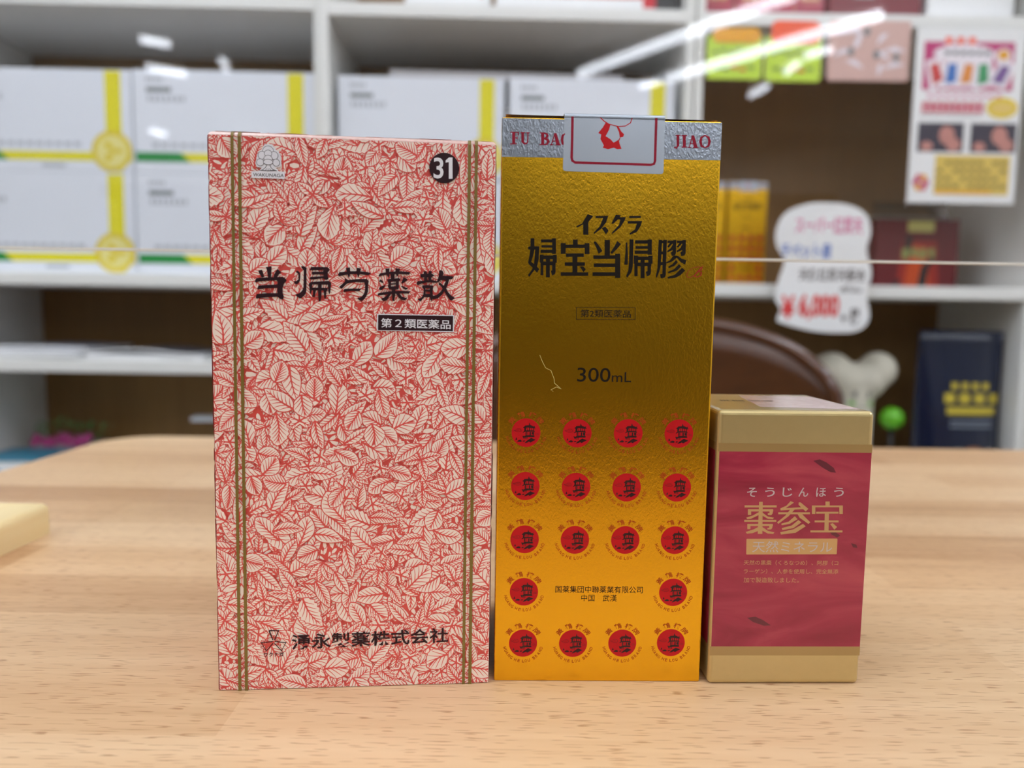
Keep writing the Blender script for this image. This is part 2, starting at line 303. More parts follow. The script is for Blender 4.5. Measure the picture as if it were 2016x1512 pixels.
 'gold_serif': [["P",330,18080,422,18083,428,17726,336,17724],["P",266,17740,486,17745,486,17713,267,17708],["P",268,18097,538,18103,539,18075,268,18068],["P",502,18099,535,18100,537,17993,504,17992],["P",417,17926,497,17928,498,17899,417,17897],["P",475,17956,501,17956,502,17871,476,17870],["S",660,18081,81,665,17803,81,721,17740,55,783,17741,44,823,17796,37,828,18085,33],["P",590,18094,736,18097,737,18065,590,18062],["P",773,18091,883,18094,884,18061,774,18059],["P",1246,18084,1338,18086,1345,17729,1253,17727],["P",1191,18097,1382,18102,1382,18070,1192,18065],["P",1198,17740,1389,17745,1390,17712,1199,17708],["S",1338,18079,30,1431,18049,66,1443,17993,85,1415,17935,63,1334,17915,30],["S",1334,17911,30,1453,17878,74,1476,17822,92,1437,17746,63,1338,17718,30],["P",1647,18083,1731,18085,1849,17730,1735,17728],["S",1677,18059,30,1573,17724,33],["P",1600,17853,1765,17857,1766,17829,1601,17825],["P",1522,17733,1639,17736,1640,17711,1522,17708],["P",1702,17738,1878,17742,1879,17713,1702,17709],["S",2000,18077,30,1928,18011,74,1908,17886,85,1933,17768,74,2008,17716,30],["S",5594,18104,89,5606,17792,81,5560,17708,52,5485,17728,52],["P",5516,18113,5683,18117,5684,18089,5517,18085],["P",5750,18101,5843,18103,5857,17737,5764,17734],["P",5709,18111,5887,18115,5888,18086,5710,18082],["P",5722,17755,5901,17759,5902,17727,5723,17723],["P",6021,18107,6110,18109,6237,17731,6118,17728],["S",6052,18079,30,5968,17739,30],["P",5993,17862,6157,17866,6158,17837,5995,17833],["P",5924,17745,6035,17748,6036,17719,5925,17717],["P",6080,17742,6266,17746,6267,17717,6081,17713],["S",6456,18118,33,6347,18050,74,6322,17924,89,6357,17791,74,6471,17733,33,6581,17797,74,6609,17930,89,6570,18055,74,6456,18118,33]],
 'seal': [["P",1969,18604,5164,18610,5171,16952,5143,16905,5084,16885,2045,16916,1985,16936,1958,16986]],
 'seal_frame': [["S",2226,18607,81,2230,17839,81,2227,17337,81,2251,17248,81,2345,17189,77,3536,17180,74,4762,17167,74,4857,17198,77,4888,17289,81,4883,18617,81]],
 'seal_emblem': [["P",3279,18443,3435,18386,3395,18224,3290,18025,3440,17939,3555,17827,3718,17910,3740,17803,3808,17643,3671,17629,3559,17673,3376,17622,3208,17665,3243,17737,3127,17932,3149,18076,3048,18116,3191,18291],["P",3621,18344,3695,18321,3784,18180,3879,18093,3845,18013,3742,17989,3711,18160],["S",3753,17989,26,3718,17910,37,3555,17816,26],["S",3109,18592,30,3241,18478,33,3391,18396,26,3687,18331,26,3908,18351,26,4071,18455,30,4115,18599,30]],
 'small_title': [["P",988,6184,2064,6193,2067,6120,991,6111],["P",1469,6306,1591,6307,1630,5219,1474,5218],["P",1110,6055,1953,6061,1957,5983,1114,5976],["P",1103,6055,1214,6056,1223,5859,1112,5859],["P",1829,6055,1954,6056,1940,5917,1898,5857,1781,5864,1778,5924,1835,5924],["P",1465,5953,1508,5875,1216,5728,1100,5715,1059,5767,1289,5847],["P",1582,5954,1784,5811,1994,5773,1957,5721,1788,5733,1587,5849],["P",997,5693,2075,5700,2078,5635,1000,5627],["P",1107,5557,1965,5563,1969,5490,1111,5484],["P",1107,5557,1211,5558,1219,5380,1116,5379],["P",1848,5557,1965,5558,1951,5419,1909,5374,1792,5373,1789,5425,1849,5431],["P",1476,5455,1495,5324,1291,5243,1110,5224,1060,5281,1337,5375],["P",1619,5456,1807,5326,2031,5274,1995,5222,1812,5234,1612,5337],["P",2524,6340,2638,6289,2342,6077,2202,6024,2191,6089,2389,6182],["P",2799,6298,2864,6298,3136,6083,3050,5991,2799,6212],["P",2191,6089,3042,6143,3136,6083,2215,6024],["P",2127,5958,3195,5966,3198,5900,2131,5892],["P",2550,6092,2706,6093,2485,5829,2147,5564,2105,5617,2380,5855],["P",2767,5923,2910,5924,3226,5625,3164,5571,2853,5780],["P",2693,5831,2790,5727,2525,5567,2267,5518,2243,5570,2495,5646],["P",2818,5701,2926,5622,2663,5423,2301,5355,2266,5421,2606,5515],["P",2981,5570,3077,5492,2749,5266,2256,5202,2226,5281,2665,5384],["P",3253,6197,4291,6205,4294,6145,3256,6137],["P",3247,6197,3365,6198,3380,5909,3263,5909],["P",4173,6204,4291,6205,4308,5916,4190,5915],["P",3696,6336,3839,6338,3850,6154,3706,6153],["P",3402,5986,4159,5991,4163,5926,3406,5920],["P",3695,5983,3838,5984,3859,5286,3715,5285],["P",3366,5691,4176,5697,4180,5631,3370,5626],["P",3241,5348,4327,5355,4331,5289,3245,5282],["P",3895,5577,3985,5603,4137,5473,4050,5380]],
 'small_plate': [["P",1118,5050,4160,5077,4179,5059,4182,4553,4164,4539,1137,4512,1118,4530,1103,5032]],
 't_mineral': [1316,4594,4017,4980],
 't_desc0': [1047,4154,4252,4318],
 't_desc1': [1060,3856,4269,4027],
 't_desc2': [1074,3551,2944,3730],
 't_kana0': [1051,6474,1376,6784],
 't_kana1': [1653,6479,1979,6789],
 't_kana2': [2241,6484,2569,6794],
 't_kana3': [2778,6489,3107,6799],
 't_kana4': [3370,6493,3700,6804],
 't_kana5': [3969,6498,4300,6809],
 'small_bands': [9358,8263,7985,1332,1016],
 'small_panel_x': [48,5185,95,5155],
 'small_spots': [["P",3218,7701,3431,7753,3653,7654,3916,7469,3998,7311,3816,7324,3518,7487],["P",1251,2331,1527,2369,1788,2258,2069,2071,1835,2055,1462,2182],["P",3854,5379,4039,5329,4266,5184,4160,5110,3972,5211],["P",4646,4921,4832,4871,4875,4760,4728,4774]],
 'logo_back': [["P",1693,17403,1917,17412,2028,17247,2116,17194,2171,17075,2161,16977,2193,16882,2183,16768,2094,16717,2005,16714,2077,16651,2109,16604,2294,16602,2284,16383,1285,16382,1292,16584,1505,16592,1603,16700,1458,16711,1404,16822,1446,16952,1464,17082,1529,17188,1594,17231]],
 'logo_blobs': [[1798,17194,165,161],[1612,17071,116,120],[1973,17072,119,122],[1797,17130,112,103],[1557,16855,108,108],[2035,16860,104,108],[1795,16965,127,112],[1794,16872,143,84]],
 'logo_trunk': [["S",1742,16785,16,1723,16720,14,1650,16653,13,1529,16602,10],["S",1843,16789,16,1868,16717,14,1924,16662,13,2060,16614,10],["P",1521,16604,1634,16628,1790,16617,1940,16639,2064,16612,1790,16597],["S",1755,16681,8,1714,16623,13],["S",1791,16674,8,1790,16617,13],["S",1828,16683,8,1867,16628,13]],
 't_wakunaga': [1331,16432,2252,16533],
 'badge': [7163,16880,466],
 't_3': [6830,16548,7140,17189],
 'badge_one': [["P",7302,17206,7418,17210,7424,16557,7307,16553],["P",7202,17045,7202,17113,7308,17206,7333,17207,7334,17074]],
 't_red_class': [5204,11872,7407,12170],
 'class_white': [["P",5083,12301,7524,12299,7514,11757,5072,11768]],
 'class_dark': [["P",5121,12273,7482,12270,7475,11785,5114,11789]],
 'three_tri': [["S",1618,2010,43,1921,1998,43,1794,1686,31],["S",1741,1688,31,1625,1996,43],["S",1733,1640,31,1373,1609,43,1529,1332,37,1740,1582,31],["S",1805,1638,31,2149,1595,43,2009,1322,37,1788,1581,31]],
 't_waku_kana': [1440,1129,2079,1273],
 't_company': [2328,1340,7415,1852,1325],
 'lines': [[686,775,620,718],[895,993,830,928],[7902,7997,7888,7982],[8117,8212,8096,8200]],
}
# ------------------------------------------------------------------ leaf print
def clip_poly(p, W, H):
    for ax, lim, sg in ((0, 0, 1), (0, W, -1), (1, 0, 1), (1, H, -1)):
        o = []
        for i in range(len(p)):
            a, b = p[i - 1], p[i]; da = (a[ax] - lim) * sg; db = (b[ax] - lim) * sg
            if (da >= 0) != (db >= 0):
                t = da / (da - db); o.append((a[0] + t * (b[0] - a[0]), a[1] + t * (b[1] - a[1])))
            if db >= 0: o.append(b)
        p = o
        if len(p) < 3: return []
    return p

class LeafPrint:
    """Dense print of veined leaves: each leaf is a red outline, a cream blade and red veins, stacked a few microns apart."""
    def __init__(s, W, H, fn, red, cream, rng):
        s.W, s.H, s.fn, s.red, s.cream, s.r = W, H, fn, red, cream, rng
        s.mb = MB(); s.cell = 60.0; s.nx = int(W / s.cell) + 3; s.ny = int(H / s.cell) + 3
        s.lv = [[0] * s.ny for _ in range(s.nx)]; s.top = 0
    def emit(s, p, lift, m):
        xs = [q[0] for q in p]; ys = [q[1] for q in p]
        if min(xs) < 0 or min(ys) < 0 or max(xs) > s.W or max(ys) > s.H:
            p = clip_poly(p, s.W, s.H)
            if not p: return
        s.mb.face([s.fn(x, y, lift) for x, y in p], m)
    def level(s, x, y, ang, L, W):
        cells = set()
        for i in range(9):
            for j in range(-3, 4):
                a = (i / 8 * 1.1 - 0.05) * L; b = j / 3 * W * 0.55
                cx = int((x + a * cos(ang) - b * sin(ang)) / s.cell) + 1; cy = int((y + a * sin(ang) + b * cos(ang)) / s.cell) + 1
                if 0 <= cx < s.nx and 0 <= cy < s.ny: cells.add((cx, cy))
        if not cells: return None
        k = max(s.lv[a][b] for a, b in cells) + 1
        for a, b in cells: s.lv[a][b] = k
        s.top = max(s.top, k); return k
    def leaf(s, x, y, ang, L, W, kind, k=None, nv=None, rim=27):
        r = s.r
        if k is None:
            k = s.level(x, y, ang, L, W)
            if k is None: return
        z = 0.010 + k * 0.012
        ca, sa = cos(ang), sin(ang)
        T = lambda a, b: (x + a * ca - b * sa, y + a * sa + b * ca)
        N = 14; pw = {'ovate': 0.72, 'lance': 0.9, 'round': 0.95, 'obovate': 1.35}.get(kind, 0.8)
        bow = r.uniform(-0.09, 0.09) * L
        ser = r.choice((0, 0.05, 0.10)) if kind != 'round' else 0.03
        def wd(t): return W / 2 * (sin(pi * t ** pw) ** (0.72 if kind in ('round', 'obovate') else 0.9))
        cl = lambda t: bow * sin(pi * t)
        up, dn, ru, rd = [], [], [], []
        for i in range(N + 1):
            t = i / N; w = wd(t) * (1 + ser * (1 if i % 2 else -1) * (0 < i < N)); c = cl(t)
            up.append((t * L, c + w)); dn.append((t * L, c - w))
            e = -rim + t * (L + 2 * rim); ru.append((e, c + w + rim)); rd.append((e, c - w - rim))
        for i in range(N):
            s.emit([T(*rd[i]), T(*rd[i + 1]), T(*ru[i + 1]), T(*ru[i])], z, s.red)
        for i in range(N):
            s.emit([T(*dn[i]), T(*dn[i + 1]), T(*up[i + 1]), T(*up[i])], z + 0.004, s.cream)
        # veins
        mid = []
        for i in range(7):
            t = i / 6 * 0.93; mid += [t * L, cl(t), 52 * (1 - t) + 16]
        for q in stroke_quads(mid): s.emit([T(*p) for p in q], z + 0.008, s.red)
        n = nv or max(3, int(L / 115)); slant = r.uniform(0.45, 0.75); reach = r.choice((0.78, 0.9, 1.0))
        for i in range(n):
            t0 = 0.06 + 0.80 * i / n
            for sg in (1, -1):
                t0s = min(0.9, t0 + (0.03 if sg > 0 else 0)); 
                t1 = min(0.97, t0s + slant * W / L * 0.5 * (0.5 + wd(min(1, t0s + 0.12)) / (W / 2)))
                y1 = cl(t1) + sg * wd(t1) * reach; y0 = cl(t0s)
                xm, ym = (t0s + t1) / 2 * L + 0.02 * L, (y0 + y1) / 2 + 0
                l = [t0s * L, y0, 32, xm, ym, 24, t1 * L, y1, 13]
                for q in stroke_quads(l): s.emit([T(*p) for p in q], z + (0.0092 if sg > 0 else 0.0104), s.red)
    def rosette(s, x, y, n, L, W, kind='lance', span=2 * pi, a0=None):
        a0 = s.r.uniform(0, 2 * pi) if a0 is None else a0
        for i in range(n):
            s.leaf(x + 40 * cos(a0), y + 40 * sin(a0), a0 + span * (i - (n - 1) / 2) / max(n, 1), L * s.r.uniform(0.8, 1.1), W, kind)
    def palmate(s, x, y, R_):
        """Lobed ivy or maple leaf."""
        r = s.r; a0 = r.uniform(0, 2 * pi); k = s.level(x - R_ * cos(a0), y - R_ * sin(a0), a0, 2 * R_, 1.7 * R_)
        if k is None: return
        z = 0.010 + k * 0.012; nl = 5; pts = []
        for i in range(nl):
            a = a0 + (i - 2) * 1.05; R1 = R_ * (1.1 if i == 2 else r.uniform(0.8, 1.0))
            for da, q in ((-0.46, 0.52), (-0.26, 0.74), (-0.15, 0.70), (0, 1.0), (0.15, 0.70), (0.26, 0.76)):
                pts.append((a + da, R1 * q))
        pts.append((a0 + pi, R_ * 0.18))
        for grow, zz, m in ((40, 0, s.red), (0, 0.004, s.cream)):
            pp = [(x + (q + grow) * cos(a), y + (q + grow) * sin(a)) for a, q in pts]
            for i in range(len(pp)): s.emit([(x, y), pp[i - 1], pp[i]], z + zz, m)
        for i in range(nl):
            a = a0 + (i - 2) * 1.05; l = [x, y, 60, x + R_ * 0.85 * cos(a), y + R_ * 0.85 * sin(a), 18]
            for q in stroke_quads(l): s.emit(q, z + 0.006 + 0.0006 * i, s.red)
            for t in (0.3, 0.52):
                for sg in (1, -1):
                    bx, by = x + R_ * t * cos(a), y + R_ * t * sin(a); b = a + sg * 0.6
                    for q in stroke_quads([bx, by, 26, bx + R_ * 0.3 * cos(b), by + R_ * 0.3 * sin(b), 12]): s.emit(q, z + (0.0095 if sg > 0 else 0.0108), s.red)
    def scrap(s, x, y, R_, k):
        """Small veinless cream cell filling the gaps between leaves."""
        r = s.r; z = 0.010 + k * 0.008; n = 7; sq = r.uniform(0.22, 0.5); a0 = r.uniform(0, pi)
        q = [r.uniform(0.75, 1.15) for _ in range(n)]
        for grow, zz, m in ((24, 0, s.red), (0, 0.004, s.cream)):
            pp = []
            for i in range(n):
                a = 2 * pi * i / n; u, v = (R_ * q[i] + grow) * cos(a), (R_ * q[i] * sq + grow) * sin(a)
                pp.append((x + u * cos(a0) - v * sin(a0), y + u * sin(a0) + v * cos(a0)))
            for i in range(n): s.emit([(x, y), pp[i - 1], pp[i]], z + zz, m)
    def fill(s, dens=1.0):
        r = s.r; W, H = s.W, s.H; A = W * H / 1e4            # area in mm2
        pos = lambda: (r.uniform(-300, W + 300), r.uniform(-300, H + 300))
        st = 230
        for i in range(-1, int(W / st) + 2):
            for j in range(-1, int(H / st) + 2):
                s.scrap(i * st + r.uniform(-80, 80), j * st + r.uniform(-80, 80), r.uniform(140, 200), (i % 2) + 2 * (j % 2))
        s.lv = [[3] * s.ny for _ in range(s.nx)]
        for _ in range(int(A * 0.09 * dens)):
            x, y = pos(); s.leaf(x, y, r.uniform(0, 2 * pi), r.uniform(380, 640), r.uniform(230, 360), r.choice(('ovate', 'lance', 'round')), nv=r.randint(3, 5))
        jobs = []
        for _ in range(int(A * 0.0135 * dens)): jobs.append('ov')
        for _ in range(int(A * 0.0085 * dens)): jobs.append('la')
        for _ in range(int(A * 0.0055 * dens)): jobs.append('ro')
        for _ in range(int(A * 0.006 * dens)): jobs.append('rs')
        for _ in range(int(A * 0.006 * dens)): jobs.append('pa')
        r.shuffle(jobs)
        # spread the larger leaves evenly: best of several candidates
        placed = []
        for j in jobs:
            best = None
            for _ in range(7):
                p = pos(); d = min([(p[0] - q[0]) ** 2 + (p[1] - q[1]) ** 2 for q in placed[-900:]] or [1e9])
                if best is None or d > best[0]: best = (d, p)
            x, y = best[1]; placed.append((x, y)); a = r.uniform(0, 2 * pi)
            if j == 'ov': 
                L = r.uniform(800, 1150); x -= L / 2 * cos(a); y -= L / 2 * sin(a); s.leaf(x, y, a, L, L * r.uniform(0.48, 0.62), r.choice(('ovate', 'obovate')), nv=r.randint(5, 7))
            elif j == 'la':
                L = r.uniform(800, 1080); x -= L / 2 * cos(a); y -= L / 2 * sin(a); s.leaf(x, y, a, L, L * r.uniform(0.34, 0.42), 'lance', nv=r.randint(6, 8))
            elif j == 'ro':
                L = r.uniform(640, 800); x -= L / 2 * cos(a); y -= L / 2 * sin(a); s.leaf(x, y, a, L, L * r.uniform(0.78, 0.92), 'round', nv=r.randint(5, 7))
            elif j == 'rs': s.rosette(x, y, r.randint(3, 5), r.uniform(560, 760), r.uniform(260, 340), r.choice(('lance', 'ovate')), span=r.choice((2.6, 4.0, 2 * pi)))
            else: s.palmate(x, y, r.uniform(360, 500))
    def build(s, name, parent): return s.mb.build(name, parent, weld=False)
# ------------------------------------------------------------------ shared materials
M_white = mat('white_laminate', (232, 232, 228), 0.45, var=0.02)
M_wall = mat('wall_paint', (225, 224, 218), 0.8, var=0.03)
M_ceil = mat('ceiling_board', (235, 236, 234), 0.9, var=0.03)
M_floor = mat('floor_vinyl', (150, 138, 122), 0.5, var=0.08, scale=4)
M_back = wood('brown_back_panel', ((134, 98, 52), (150, 112, 62), (164, 124, 70)), stave=(3.0, 0.28), rough=0.5, fleck=False, axis='z')
M_table = wood('beech_table', ((184, 138, 96), (214, 174, 130), (232, 198, 156)))
M_pine = wood('pale_pine', ((234, 200, 134), (246, 220, 162), (252, 236, 190)), stave=(3, 0.3), rough=0.45, fleck=False, axis='y')
M_black = mat('black_ink', (42, 26, 28), 0.45, var=0.03)
M_paper = mat('white_paper', (240, 240, 240), 0.6, var=0.01)

# ------------------------------------------------------------------ room shell
def slab(name, c, d, m, bevel=0.0):
    o = MB().box((0, 0, 0), d, m, bevel).build(name, None, c); o['kind'] = 'structure'; return o
RX0, RX1, RY0, RY1, RZ = -4.2, 4.2, -6.8, 1.62, 2.55
slab('floor', ((RX0 + RX1) / 2, (RY0 + RY1) / 2, -0.05), (RX1 - RX0 + 0.2, RY1 - RY0 + 0.2, 0.1), M_floor)
slab('ceiling', ((RX0 + RX1) / 2, (RY0 + RY1) / 2, RZ + 0.05), (RX1 - RX0 + 0.2, RY1 - RY0 + 0.2, 0.1), M_ceil)
slab('wall_back', (0, RY1 + 0.05, RZ / 2), (RX1 - RX0, 0.1, RZ), M_wall)
slab('wall_front', (0, RY0 - 0.05, RZ / 2), (RX1 - RX0, 0.1, RZ), M_wall)
slab('wall_left', (RX0 - 0.05, (RY0 + RY1) / 2, RZ / 2), (0.1, RY1 - RY0, RZ), M_wall)
slab('wall_right', (RX1 + 0.05, (RY0 + RY1) / 2, RZ / 2), (0.1, RY1 - RY0, RZ), M_wall)

# ------------------------------------------------------------------ ceiling lamps
M_tube = mat('lit_tube', (255, 255, 255), 0.5, emit=((238, 244, 255), LAMP))
def batten(p0, p1, label, w=0.056):
    p0 = Vector((*p0, 0)); p1 = Vector((*p1, 0)); d = p1 - p0; c = (p0 + p1) / 2
    t = thing('ceiling_lamp', (c.x, c.y, RZ), math.atan2(d.y, d.x), label, 'lamp', 'ceiling lamps of the shop')
    MB().box((0, 0, -0.035), (d.length, 0.09, 0.07), M_white, 0.004).build('housing', t)
    MB().cyl((-d.length / 2 + 0.01, 0, -0.092), (d.length / 2 - 0.01, 0, -0.092), w / 2, w / 2, M_tube, 16).build('tube', t)
    return t
ADDED_TUBE = 'unseen ceiling tube added for more light on the table and boxes'
batten((0.41, -4.36), (1.36, -3.10), 'long ceiling tube mirrored as the left bright streak in the clear panel')
batten((1.38, -3.07), (2.30, -1.85), 'ceiling tube continuing the left bright streak above the frame')
batten((1.00, -4.43), (1.90, -3.32), 'long ceiling tube mirrored as the right bright streak in the clear panel')
for a in ((-3.3, -2.7), (-2.2, -2.5), (-1.1, -2.6), (0.1, -2.5), (3.0, -2.6), (-3.2, -1.0), (-2.1, -0.9), (-1.0, -0.8), (0.2, -0.9), (1.4, -1.0), (2.5, -0.9), (-2.6, 0.35), (-1.5, 0.2), (-0.4, 0.15), (0.9, 0.2), (2.2, 0.3)):  # tubes out of view, added to raise the light on table and shelves
    batten(a, (a[0] + 0.72, a[1] + 0.96), ADDED_TUBE, 0.10)
SM = 'short ceiling lamp mirrored as a small glint in the clear panel'
for a, b in (((-2.25, -3.86), (-2.09, -3.95)), ((-2.46, -4.36), (-2.24, -4.50)), ((-3.28, -6.1), (-3.20, -6.25)), ((0.85, -4.60), (0.98, -4.48)), ((1.67, -4.78), (1.72, -4.54)), ((1.74, -4.27), (1.75, -4.07)), ((1.74, -3.97), (1.86, -3.83)), ((-1.89, -4.2), (-1.93, -4.40))):
    batten(a, b, SM, 0.036)

# ------------------------------------------------------------------ table
def rounded_plate(x0, x1, y0, y1, z0, z1, rad, m, bev=0.004):
    bm = bmesh.new(); vs = []
    for cx, cy, a0 in ((x1 - rad, y0 + rad, -pi / 2), (x1 - rad, y1 - rad, 0), (x0 + rad, y1 - rad, pi / 2), (x0 + rad, y0 + rad, pi)):
        for k in range(13): a = a0 + k / 12 * pi / 2; vs.append(bm.verts.new((cx + rad * cos(a), cy + rad * sin(a), z0)))
    f = bm.faces.new(vs)
    ex = bmesh.ops.extrude_face_region(bm, geom=[f])
    bmesh.ops.translate(bm, vec=(0, 0, z1 - z0), verts=[e for e in ex['geom'] if isinstance(e, bmesh.types.BMVert)])
    bmesh.ops.recalc_face_normals(bm, faces=bm.faces)
    ed = [e for e in bm.edges if abs(e.verts[0].co.z - e.verts[1].co.z) < 1e-6 and e.verts[0].co.z > (z0 + z1) / 2]
    bmesh.ops.bevel(bm, geom=ed, offset=bev, segments=3, profile=0.5, affect='EDGES')
    mb = MB(); mb.mesh_bm(bm, m); return mb
TX0, TX1, TY0, TY1 = -0.389, 1.06, -0.055, 0.722
tb = thing('table', ((TX0 + TX1) / 2, (TY0 + TY1) / 2, 0), 0, 'pale beech table carrying the three medicine boxes in front', 'table')
ox, oy = tb.location.x, tb.location.y
rounded_plate(TX0 - ox, TX1 - ox, TY0 - oy, TY1 - oy, TZ - 0.03, TZ, 0.05, M_table).build('table_top', tb)
for sx in (-1, 1):
    for sy in (-1, 1):
        lx = (TX1 - TX0) / 2 - 0.07; ly = (TY1 - TY0) / 2 - 0.07
        MB().cyl((sx * lx, sy * ly, 0), (sx * lx, sy * ly, TZ - 0.03), 0.02, 0.026, M_table, 20).build('leg', tb)

# ------------------------------------------------------------------ three cartons on the table
RED = (-.09368, .23053, .09408, .08789, .1778, .066)
GOLD = (-.00452, .24000, .022, .07, .18558, .07)
SMALL = (.06782, .24007, .03444, .05203, .09363, .052)
def carton_root(b, name, label, cat, group=None):
    x, y, yaw, w, h, d = b
    cx = x + cos(yaw) * w / 2 - sin(yaw) * d / 2; cy = y + sin(yaw) * w / 2 + cos(yaw) * d / 2
    return thing(name, (cx, cy, TZ), yaw, label, cat, group)
def front(b):
    w, d = b[3], b[5]
    return lambda x, z, lift: (x * 1e-5 - w / 2, -d / 2 - lift * 1e-3, z * 1e-5)

# ---- red leaf-print box
M_red = mat('leaf_red', (226, 84, 76), 0.42, var=0.05, coat=0.15)
M_cream = mat('leaf_cream', (250, 231, 217), 0.42, var=0.02, coat=0.15)
M_olive = mat('olive_gold_line', (132, 110, 50), 0.4, metal=0.15, var=0.04)
M_ink = mat('plum_black_ink', (46, 22, 28), 0.45, var=0.04, spec=0.25)
M_lab = mat('label_white', (232, 232, 238), 0.42, var=0.01)
t = carton_root(RED, 'medicine_box', 'tall pink box printed with red leaves, leftmost of three boxes on the table', 'medicine box')
w, h, d = RED[3:]
fr = front(RED)
bm = bmesh.new(); bmesh.ops.create_cube(bm, size=1.0); bmesh.ops.scale(bm, vec=(w, d, h), verts=bm.verts)
bmesh.ops.translate(bm, vec=(0, 0, h / 2), verts=bm.verts)
bmesh.ops.bevel(bm, geom=[e for e in bm.edges if min(v.co.z for v in e.verts) > h / 2], offset=0.0017, segments=4, profile=0.5, affect='EDGES')
bmesh.ops.bevel(bm, geom=[e for e in bm.edges if max(v.co.z for v in e.verts) < h / 2 or abs(e.verts[0].co.z - e.verts[1].co.z) > h / 2], offset=0.0005, segments=2, profile=0.5, affect='EDGES')
body = MB(); body.mesh_bm(bm, mat('pink_board', (240, 196, 184), 0.36, var=0.22, scale=700, coat=0.4)); body.build('carton_body', t)
rng = random.Random(11)
lp = LeafPrint(w * 1e5 - 50, h * 1e5 - 165, lambda x, z, l: fr(x + 25, z + 25, l), M_red, M_cream, rng)
MBb = lp.mb; flat(MBb, [(0, 0), (lp.W, 0), (lp.W, lp.H), (0, lp.H)], lp.fn, 0.006, M_red)
lp.fill(); lp.build('leaf_print', t)
TOPL = 0.010 + (lp.top + 2) * 0.012
for nm, sgn in (('side_leaf_print', -1), ('side_leaf_print', 1)):
    fs = (lambda sg: (lambda x, z, l: (sg * (w / 2 + l * 1e-3), sg * (-d / 2 + (x + 25) * 1e-5), (z + 25) * 1e-5)))(sgn)
    l2 = LeafPrint(d * 1e5 - 50, h * 1e5 - 165, fs, M_red, M_cream, random.Random(20 + sgn))
    flat(l2.mb, [(0, 0), (l2.W, 0), (l2.W, l2.H), (0, l2.H)], fs, 0.006, M_red); l2.fill(0.7); l2.build(nm, t)
ft = lambda x, y, l: (-w / 2 + (x + 170) * 1e-5, -d / 2 + (y + 170) * 1e-5, h + l * 1e-3)
l3 = LeafPrint(w * 1e5 - 340, d * 1e5 - 340, ft, M_red, M_cream, random.Random(31))
flat(l3.mb, [(0, 0), (l3.W, 0), (l3.W, l3.H), (0, l3.H)], ft, 0.006, M_red); l3.fill(0.7); l3.build('lid_leaf_print', t)
for a, b, c, e in DATA['lines']:
    q = MB(); H_ = h * 1e5 - 165
    flat(q, [(c, 0), (e, 0), (b, H_), (a, H_)], fr, TOPL, M_olive)
    TP = TOPL
    for k in range(5):
        p = [(-d / 2 + 0.00165 * (1 - cos(g)) - TOPL * 1e-3 * cos(g), h - 0.00165 * (1 - sin(g)) + TOPL * 1e-3 * sin(g)) for g, TOPL in ((k * pi / 10, TP * (1 - k / 5) + 0.03), ((k + 1) * pi / 10, TP * (1 - (k + 1) / 5) + 0.03))]
        q.face([(a * 1e-5 - w / 2, *p[0]), (b * 1e-5 - w / 2, *p[0]), (b * 1e-5 - w / 2, *p[1]), (a * 1e-5 - w / 2, *p[1])], M_olive, True)
    q.face([(a * 1e-5 - w / 2, *p[1]), (b * 1e-5 - w / 2, *p[1]), (b * 1e-5 - w / 2, d / 2 - 0.002, p[1][1]), (a * 1e-5 - w / 2, d / 2 - 0.002, p[1][1])], M_olive)
    q.build('border_line', t)
L1 = TOPL + 0.02
q = MB(); shapes(q, DATA['red_title'], fr, L1, M_ink); tag(q.build('title_lettering', t), 'plum-black brush-style lettering')
lg = MB(); shapes(lg, DATA['logo_back'], fr, L1, M_lab); lgo = lg.build('maker_logo', t)
q = MB()
for i, (cx, cy, rx, ry) in enumerate(DATA['logo_blobs']):
    flat(q, disc_pts(cx, cy, rx + 6, ry + 6), fr, L1 + 0.01 + i * 0.012, M_black); flat(q, disc_pts(cx, cy, rx - 7, ry - 7), fr, L1 + 0.016 + i * 0.012, M_lab)
q2 = MB(); shapes(q2, DATA['logo_trunk'], fr, L1 + 0.008, M_black); q2.build('tree_trunk', lgo)
q.build('tree_crown', lgo)
q = MB(); text_in(q, 'WAKUNAGA', DATA['t_wakunaga'], fr, L1 + 0.012, M_black, 0.006, shear=0.12); q.build('logo_lettering', lgo)
bg = MB(); flat(bg, disc_pts(*DATA['badge']), fr, L1, M_ink); bgo = bg.build('number_badge', t); tag(bgo, 'round black badge reading 31')
q = MB(); text_in(q, '3', DATA['t_3'], fr, L1 + 0.012, M_lab, 0.014); shapes(q, DATA['badge_one'], fr, L1 + 0.012, M_lab); q.build('badge_number', bgo)
pl = MB(); shapes(pl, DATA['class_white'], fr, L1, M_lab); shapes(pl, DATA['class_dark'], fr, L1 + 0.01, M_ink); plo = pl.build('class_label', t)
q = MB(); bb = DATA['t_red_class']; text_in(q, '第２類医薬品', (bb[0], bb[1], bb[2], bb[3]), fr, L1 + 0.02, M_lab, 0.012, slope=-0.012); q.build('class_lettering', plo)
mk = MB(); shapes(mk, DATA['three_tri'], fr, L1, M_ink); text_in(mk, 'ワクナガ', DATA['t_waku_kana'], fr, L1, M_ink, 0.02, slope=0.01); mk.build('triangle_emblem', t)
bb = DATA['t_company']; q = MB(); text_in(q, '湧永製薬株式会社', (bb[0], bb[1], bb[2], bb[3] - 0), fr, L1, M_ink, 0.016, slope=0.024); q.build('company_lettering', t)

